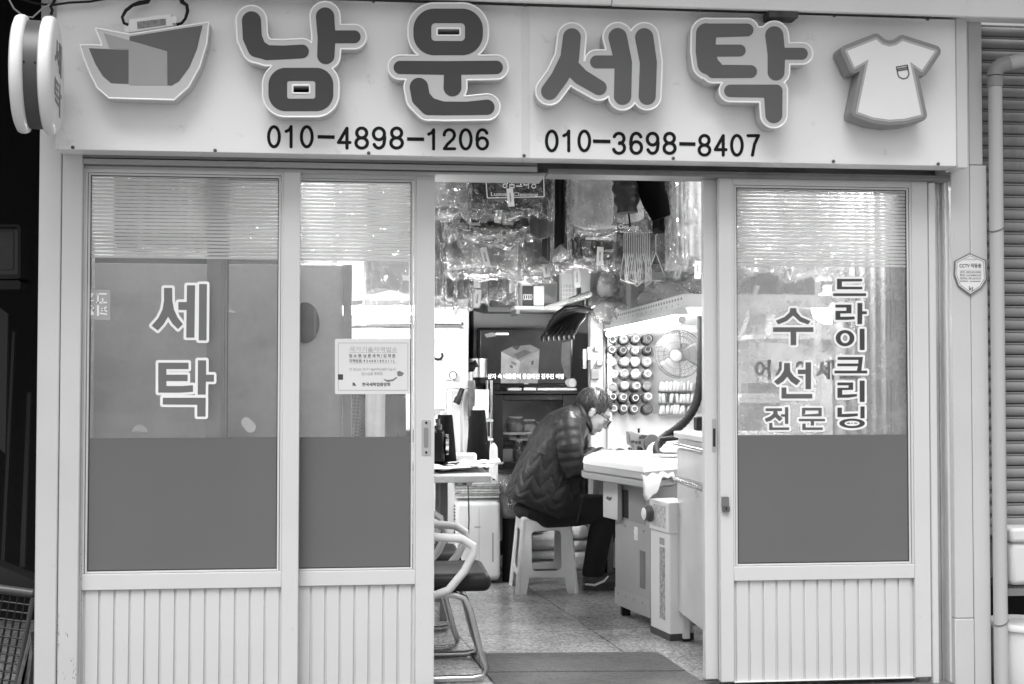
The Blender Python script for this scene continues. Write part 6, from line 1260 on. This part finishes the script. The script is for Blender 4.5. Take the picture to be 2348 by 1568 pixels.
obj('sleeve', MB().tube([P(1462, 290, Yb), P(1480, 395, Yb), P(1502, 460, Yb), P(1516, 500, Yb)], [.06, .064, .058, .042], 24, flat=.8), G('black_wool', .004, .95, spec=.03), bj, smooth=True, ang=70); obj('hanger_hook', hook(MB(), P(1462, 290, Yb).x, Yb, RODZ+.02, P(1462, 290, Yb).z-.02), chrome, bj)
# wire hangers
wrod = thing('hanger_rail', 'thin steel rail carrying the bunch of wire hangers', 'rail', P(1500, 530, 1.25)); zr_ = P(1480, 532, 1.25).z
obj('bar', cy(MB(), (P(1420, 530, 1.25).x, 1.25, zr_), (P(1600, 530, 1.25).x, 1.25, zr_), .004), chrome, wrod)
for px in (1422, 1596): obj('drop_wire', cy(MB(), (P(px, 530, 1.25).x, 1.25, zr_), (P(px, 530, 1.25).x, 1.25, 2.419), .003), chrome, wrod)
def wire_hanger(label, px, rz, h, w_, grp=None, tilt=0.0):
    t = thing('wire_hanger', label, 'hanger', (P(px, 532, 1.25).x, 1.25, zr_), rz, grp)
    pts = [(0, -.004), (.014, .006), (.012, .02), (0, .024), (-.012, .012)]
    mb = MB().tube([(x*.9, 0, z_-.012) for x, z_ in pts[::-1]]+[(0, .0, -.03), (0, 0, -h*.42)], .0019, 6)
    mb.tube([(0, tilt*.0, -h*.42), (w_/2, 0, -h*.93), (w_/2-.012, 0, -h), (-w_/2+.012, 0, -h), (-w_/2, 0, -h*.93), (0, 0, -h*.42)], .0019, 6)
    obj('wire', mb, G('hanger_wire', .85, .4), t, world=False, smooth=True)
for k in range(15): wire_hanger('thin white wire hanger in the tight bunch on the rail', 1430+k*4.2, rad(72+k*1.2+random.uniform(-9, 9)), .225+random.uniform(0, .022), .2, 'bunch of wire hangers')
wire_hanger('single white wire hanger alone on the rail right of the bunch', 1503, rad(32), .225, .12)
# ================================================================ the seated man
YM = 2.2; KM = mpp(YM)
man = thing('person', 'man in a dark quilted jacket bent over the table, sitting on the plastic stool', 'person', P(1250, 1345, YM))
def Q(px, py, y=YM): return P(px, py, y)
HC = Q(1359, 943); hu = Vector((.60, 0, .80)); hf = Vector((.80, 0, -.60)); hl = Vector((0, -1, 0))
def Hd(u, f, l=0): return HC+hu*u+hf*f+hl*l
HM = Matrix((hf, hl, hu)).transposed()
skin = G('skin', .30, .5, var=.06, scale=20, bump=.04, bscale=150)
b = MB()
b.blob(Hd(.028, -.012), (.094, .074, .086), 20, 14, HM); b.blob(Hd(-.03, .03), (.062, .06, .078), 18, 12, HM); b.blob(Hd(-.088, .062), (.024, .026, .02), 12, 8, HM)
b.tube([Hd(.022, .086), Hd(-.008, .102), Hd(-.026, .112)], [.009, .011, .0135], 10); b.blob(Hd(-.028, .104), (.012, .017, .009), 10, 7, HM)
b.blob(Hd(.03, .072), (.022, .052, .014), 12, 8, HM); b.blob(Hd(-.052, .088), (.013, .022, .007), 10, 7, HM); b.blob(Hd(-.066, .086), (.012, .02, .007), 10, 7, HM)
for s in (-1, 1):
    b.blob(Hd(-.012, -.012, s*.075), (.019, .009, .031), 12, 9, HM); b.blob(Hd(-.025, .05, s*.04), (.03, .02, .026), 10, 8, HM)
b.tube([Hd(-.05, -.03), Q(1338, 966), Q(1318, 985)], [.052, .054, .07], 14)
b.tube([Q(1250, 1160), Q(1262, 1080), Q(1290, 1000), Q(1316, 970)], [.12, .11, .12, .08], 16)
def arm(b, sgn, pts, r): b.tube(pts, r, 12)
sh_n, el_n, wr_n = Q(1300, 972, YM-.17), Q(1312, 1078, YM-.2), Q(1386, 1036, YM-.12)
sh_f, el_f, wr_f = Q(1318, 972, YM+.17), Q(1330, 1056, YM+.22), Q(1402, 1036, YM+.12)
b.tube([Q(1300, 985), sh_n, el_n, wr_n], [.07, .05, .038, .024], 12); b.tube([Q(1310, 985), sh_f, el_f, wr_f], [.07, .05, .038, .024], 12)
def hand(b, w_, d, up, seed, side):
    d = d.normalized(); s = d.cross(up).normalized()*side; up = up.normalized(); pc = w_+d*.045
    Mh = Matrix((d, s, up)).transposed()
    b.blob(pc, (.05, .04, .014), 12, 8, Mh)
    for i, (o, L, cu) in enumerate(((-.03, .062, .5), (-.01, .075, .45), (.01, .07, .5), (.029, .055, .6))):
        p0 = pc+d*.04+s*o; p1_ = p0+d*L*.45-up*.006*cu; p2_ = p1_+d*L*.32-up*.018*cu; p3_ = p2_+d*L*.22-up*.022*cu
        b.tube([p0-d*.02, p0, p1_, p2_, p3_], [.0095, .0095, .009, .0082, .0065], 8)
    t0 = pc-d*.012-s*.034; b.tube([t0+s*.012, t0-s*.012+d*.012, t0-s*.022+d*.035-up*.008, t0-s*.02+d*.055-up*.014], [.013, .0115, .0105, .0078], 8)
hand(b, wr_n, Vector((1, .15, -.12)), Vector((0, 0, 1)), 1, 1); hand(b, wr_f, Vector((1, -.15, -.08)), Vector((0, 0, 1)), 2, -1)
hip_n, kn_n, an_n = Q(1258, 1172, YM-.1), Q(1386, 1166, YM-.12), Q(1359, 1314, YM-.02)
hip_f, kn_f, an_f = Q(1262, 1172, YM+.1), Q(1392, 1166, YM+.12), Q(1372, 1310, YM+.16)
for h_, k_, a_ in ((hip_n, kn_n, an_n), (hip_f, kn_f, an_f)): b.tube([Q(1250, 1165), h_, k_, a_, a_+Vector((.0, 0, -.05))], [.1, .07, .052, .036, .034], 12); b.blob(a_+Vector((.05, 0, -.06)), (.1, .036, .03), 12, 8)
def fuse(o, vox, it=2, fac=.5):
    md = o.modifiers.new('remesh', 'REMESH'); md.mode = 'VOXEL'; md.voxel_size = vox; md.use_smooth_shade = True
    if it: s_ = o.modifiers.new('smooth', 'SMOOTH'); s_.iterations = it; s_.factor = fac
    return o
fuse(obj('body', b, skin, man, smooth=True), .0055, 2)
for s in (-1, 1): obj('eye', MB().blob(Hd(.006, .079, s*.03), (.011, .014, .008), 12, 8, HM), G('eye_white', .5, .2), man, smooth=True)
for s in (-1, 1): obj('eyelid_line', MB().tube([Hd(.003, .088, s*.018), Hd(.001, .092, s*.03), Hd(.004, .086, s*.044)], .0022, 6), black, man)
# hair
hb_ = MB(); hb_.blob(Hd(.032, -.016), (.099, .079, .090), 36, 26, HM)
kill = []
for f_ in hb_.bm.faces:
    v = f_.calc_center_median()-HC; u_, q_, l_ = v.dot(hu), v.dot(hf), abs(v.dot(hl))
    lim = (-.022+1.1*q_) if q_ > 0 else (-.022+.55*q_)
    if u_ < lim or (q_ > .05 and u_ < .062): kill.append(f_)
bmesh.ops.delete(hb_.bm, geom=kill, context='FACES')
hm_ = G('hair_dark', .022, .42, spec=.4, var=.7, scale=30, bump=.5, bscale=120); hm_.node_tree.nodes['Mapping'].inputs['Scale'].default_value = (1, 6, 1)
hair = obj('hair', hb_, hm_, man, smooth=True, solid=.006, ang=180); hair.modifiers['solid'].offset = -1
rnd = random.Random(8); lk_ = MB()
def skull(t, az):                           # a point on the hair surface, t from the crown whorl, az around it
    d = Vector((math.cos(az)*math.sin(t), math.sin(az)*math.sin(t), math.cos(t)))
    c_, s_ = math.cos(-.55), math.sin(-.55); d = Vector((d.x*c_+d.z*s_, d.y, -d.x*s_+d.z*c_))
    return Vector((-.016+.1005*d.x, .0805*d.y, .032+.0915*d.z))
for i in range(230):
    az = rnd.uniform(0, 6.283); t0 = rnd.uniform(.05, 1.5); pts = []; sw_a = rnd.uniform(-.15, .15)
    for j in range(6):
        v = skull(t0+j*.11, az+sw_a*j*.4); lim = (-.022+1.1*v.x) if v.x > 0 else (-.022+.55*v.x)
        if v.z < lim-.004 or (v.x > .052 and v.z < .06): break
        pts.append(Hd(v.z, v.x, v.y)+Vector((rnd.uniform(-.001, .001), 0, rnd.uniform(-.001, .001))))
    if len(pts) > 2: lk_.tube(pts, [.0015]+[rnd.uniform(.0028, .0042)]*(len(pts)-2)+[.001], 5)
obj('hair_lock', lk_, G('hair_lock_dark', .022, .38, spec=.5, var=.8, scale=40), hair, smooth=True)
# glasses
gl = thing('spectacles', 'thin dark framed spectacles on the bent man', 'spectacles', Hd(.004, .1))
gm_ = MB()
for s in (-1, 1):
    gm_.tube([Hd(-.004+.016*math.sin(t), .104-.012*abs(math.cos(t))*0, s*.032+.024*math.cos(t)) for t in [2*math.pi*i/18 for i in range(18)]], .0018, 6, closed=True)
    gm_.tube([Hd(.006, .104, s*.057), Hd(.008, .09, s*.07), Hd(.006, .03, s*.078), Hd(.002, -.012, s*.08), Hd(-.012, -.03, s*.079)], .0024, 6)
gm_.tube([Hd(-.002, .106, -.009), Hd(.001, .11, 0), Hd(-.002, .106, .009)], .0018, 6)
obj('frame', gm_, black, gl, smooth=True)
lens_m = glassy('lens_glass', .01, refl=1.5)
for s in (-1, 1): obj('lens', MB().lathe([(.022, 0), (.022, .0015)], Hd(-.004, .1035, s*.032), hf, 18), lens_m, gl)
# jacket: rings across the leaning back, then both sleeves, fused into one
rg = [((1157,1136),(1328,1203),.19), ((1160,1124),(1334,1188),.205), ((1168,1106),(1338,1164),.21), ((1178,1078),(1338,1128),.2), ((1196,1042),(1338,1088),.195), ((1213,1005),(1337,1046),.195), ((1233,973),(1337,1010),.2), ((1257,949),(1340,984),.195), ((1286,935),(1344,968),.15), ((1312,927),(1350,974),.095), ((1322,926),(1353,984),.078)]
N, Mv = 168, 170; jb_ = MB(); rings = []
for j in range(Mv+1):
    t = j/Mv*(len(rg)-1); k = min(int(t), len(rg)-2); f = t-k; A0, B0, h0 = rg[k]; A1, B1, h1 = rg[k+1]
    l_ = Vector(A0).lerp(Vector(A1), f); r_ = Vector(B0).lerp(Vector(B1), f); hd_ = h0+(h1-h0)*f
    pl_, pr_ = Q(l_.x, l_.y), Q(r_.x, r_.y); c_ = (pl_+pr_)/2; ax = (pr_-pl_)/2; pts = []
    for i in range(N):
        a = 2*math.pi*i/N; v_ = j/Mv*9; u_ = a/(2*math.pi)*13; qd = (abs(math.sin(math.pi*(v_+abs(u_ % 1-.5)*1.5+.12*math.sin(u_*1.7))))*(.55+.45*abs(math.sin(math.pi*u_))))**.38 if j < Mv*.66 else .6+.4*abs(math.sin(j/Mv*40+math.sin(a*2)))**.5; am = .042 if j < Mv*.45 else (.026 if j < Mv*.66 else .014)
        k_ = 1+am*(qd-.5) if j < Mv*.84 else 1+.006*math.sin(a*7+j*.4)
        pts.append(c_+ax*math.cos(a)*k_+Vector((0, -1, 0))*hd_*math.sin(a)*k_)
    rings.append(jb_.ring(pts))
jb_.skin(rings)
for pts, rs in (([Q(1296, 966, YM-.13), sh_n+Vector((.0, 0, .0)), Q(1306, 1020, YM-.205), el_n, Q(1342, 1058, YM-.18), wr_n-Vector((.06, 0, .002))], [.062, .068, .068, .058, .05, .036]), ([Q(1310, 966, YM+.13), sh_f, Q(1324, 1015, YM+.2), el_f, Q(1360, 1044, YM+.18), wr_f-Vector((.05, 0, 0))], [.06, .064, .06, .05, .034, .03])):
    q, r_ = puffs([Vector(p) for p in pts], rs, .047, .08, 12); jb_.tube(q, r_, 26)
jm = G('jacket_nylon', .02, .45, spec=.28, var=.15, scale=14, bump=.35, bscale=38)
fuse(obj('jacket', jb_, jm, man, smooth=True), .0034, 1, .25)
cl = MB().tube([Q(1322, 932)+Vector((.02, .0, .0)), Q(1330, 950)], .01, 6); cl.bm.free()
cr_ = MB(); r0_ = []; 
for v_, (pa, pb, hh_) in enumerate((((1316,926),(1352,992),.085), ((1322,922),(1356,984),.075), ((1328,924),(1356,978),.068))):
    pa_, pb_ = Q(*pa), Q(*pb); c_ = (pa_+pb_)/2; ax = (pb_-pa_)/2; r0_.append(cr_.ring([c_+ax*math.cos(a)+Vector((0, -1, 0))*hh_*math.sin(a) for a in [2*math.pi*i/36 for i in range(36)]]))
cr_.skin(r0_, caps=False); obj('collar', cr_, jm, man, smooth=True, solid=.012, ang=80)
obj('zip_seam', MB().tube([Q(1338, 1132, YM-.2), Q(1331, 1165, YM-.215), Q(1322, 1199, YM-.2)], .005, 6), G('seam_black', .01, .6), man); obj('pocket_seam', MB().tube([Q(1288, 1092, YM-.212), Q(1282, 1110, YM-.216), Q(1272, 1134, YM-.218)], .004, 6), G('seam_black', .01, .6), man)
tr = MB()
for h_, k_, a_ in ((hip_n, kn_n, an_n), (hip_f, kn_f, an_f)): tr.tube([Q(1245, 1168), h_, h_.lerp(k_, .5), k_+Vector((-.02, 0, .0)), k_+Vector((.0, 0, -.05)), k_.lerp(a_, .5), a_, a_+Vector((0, 0, -.012))], [.12, .088, .085, .078, .07, .062, .058, .058], 20)
tr.blob(Q(1240, 1168), (.15, .17, .075), 20, 12)
fuse(obj('trousers', tr, G('trousers_black', .008, .85, var=.2, bump=.2, bscale=25), man, smooth=True), .006, 2)
for a_, nm in ((an_n, 1), (an_f, 2)):
    g = Vector((a_.x, a_.y, 0)); o_ = obj('shoe', MB().blob(g+Vector((.07, 0, .045)), (.13, .046, .042), 18, 10).blob(g+Vector((0, 0, .06)), (.055, .044, .05), 14, 9).box(g.x-.055, g.x+.18, g.y-.04, g.y+.04, .002, .022), G('shoe_dark', .05, .5), man, smooth=True); fuse(o_, .006, 2)
    obj('shoe_stripe', MB().tube([g+Vector((-.05, -.045, .035)), g+Vector((.0, -.052, .03)), g+Vector((.05, -.05, .05)), g+Vector((.075, -.042, .075))], [.008, .012, .011, .006], 8, flat=.6), white_pl, man, smooth=True)

dc = MB(); cc_ = Q(1424, 1041, YM+.02)
dc.surf(lambda u, v: cc_+Vector(((u-.5)*.17, (v-.5)*.16, .014*math.sin(u*9+v*3)+.012*math.sin(v*8)-.0)), 14, 12)
tag(obj('sewing_cloth', dc, G('sewing_cloth_grey', .06, .85, var=.2), solid=.006, smooth=True), 'dark piece of cloth under the man\'s hands on the padded table', 'cloth')
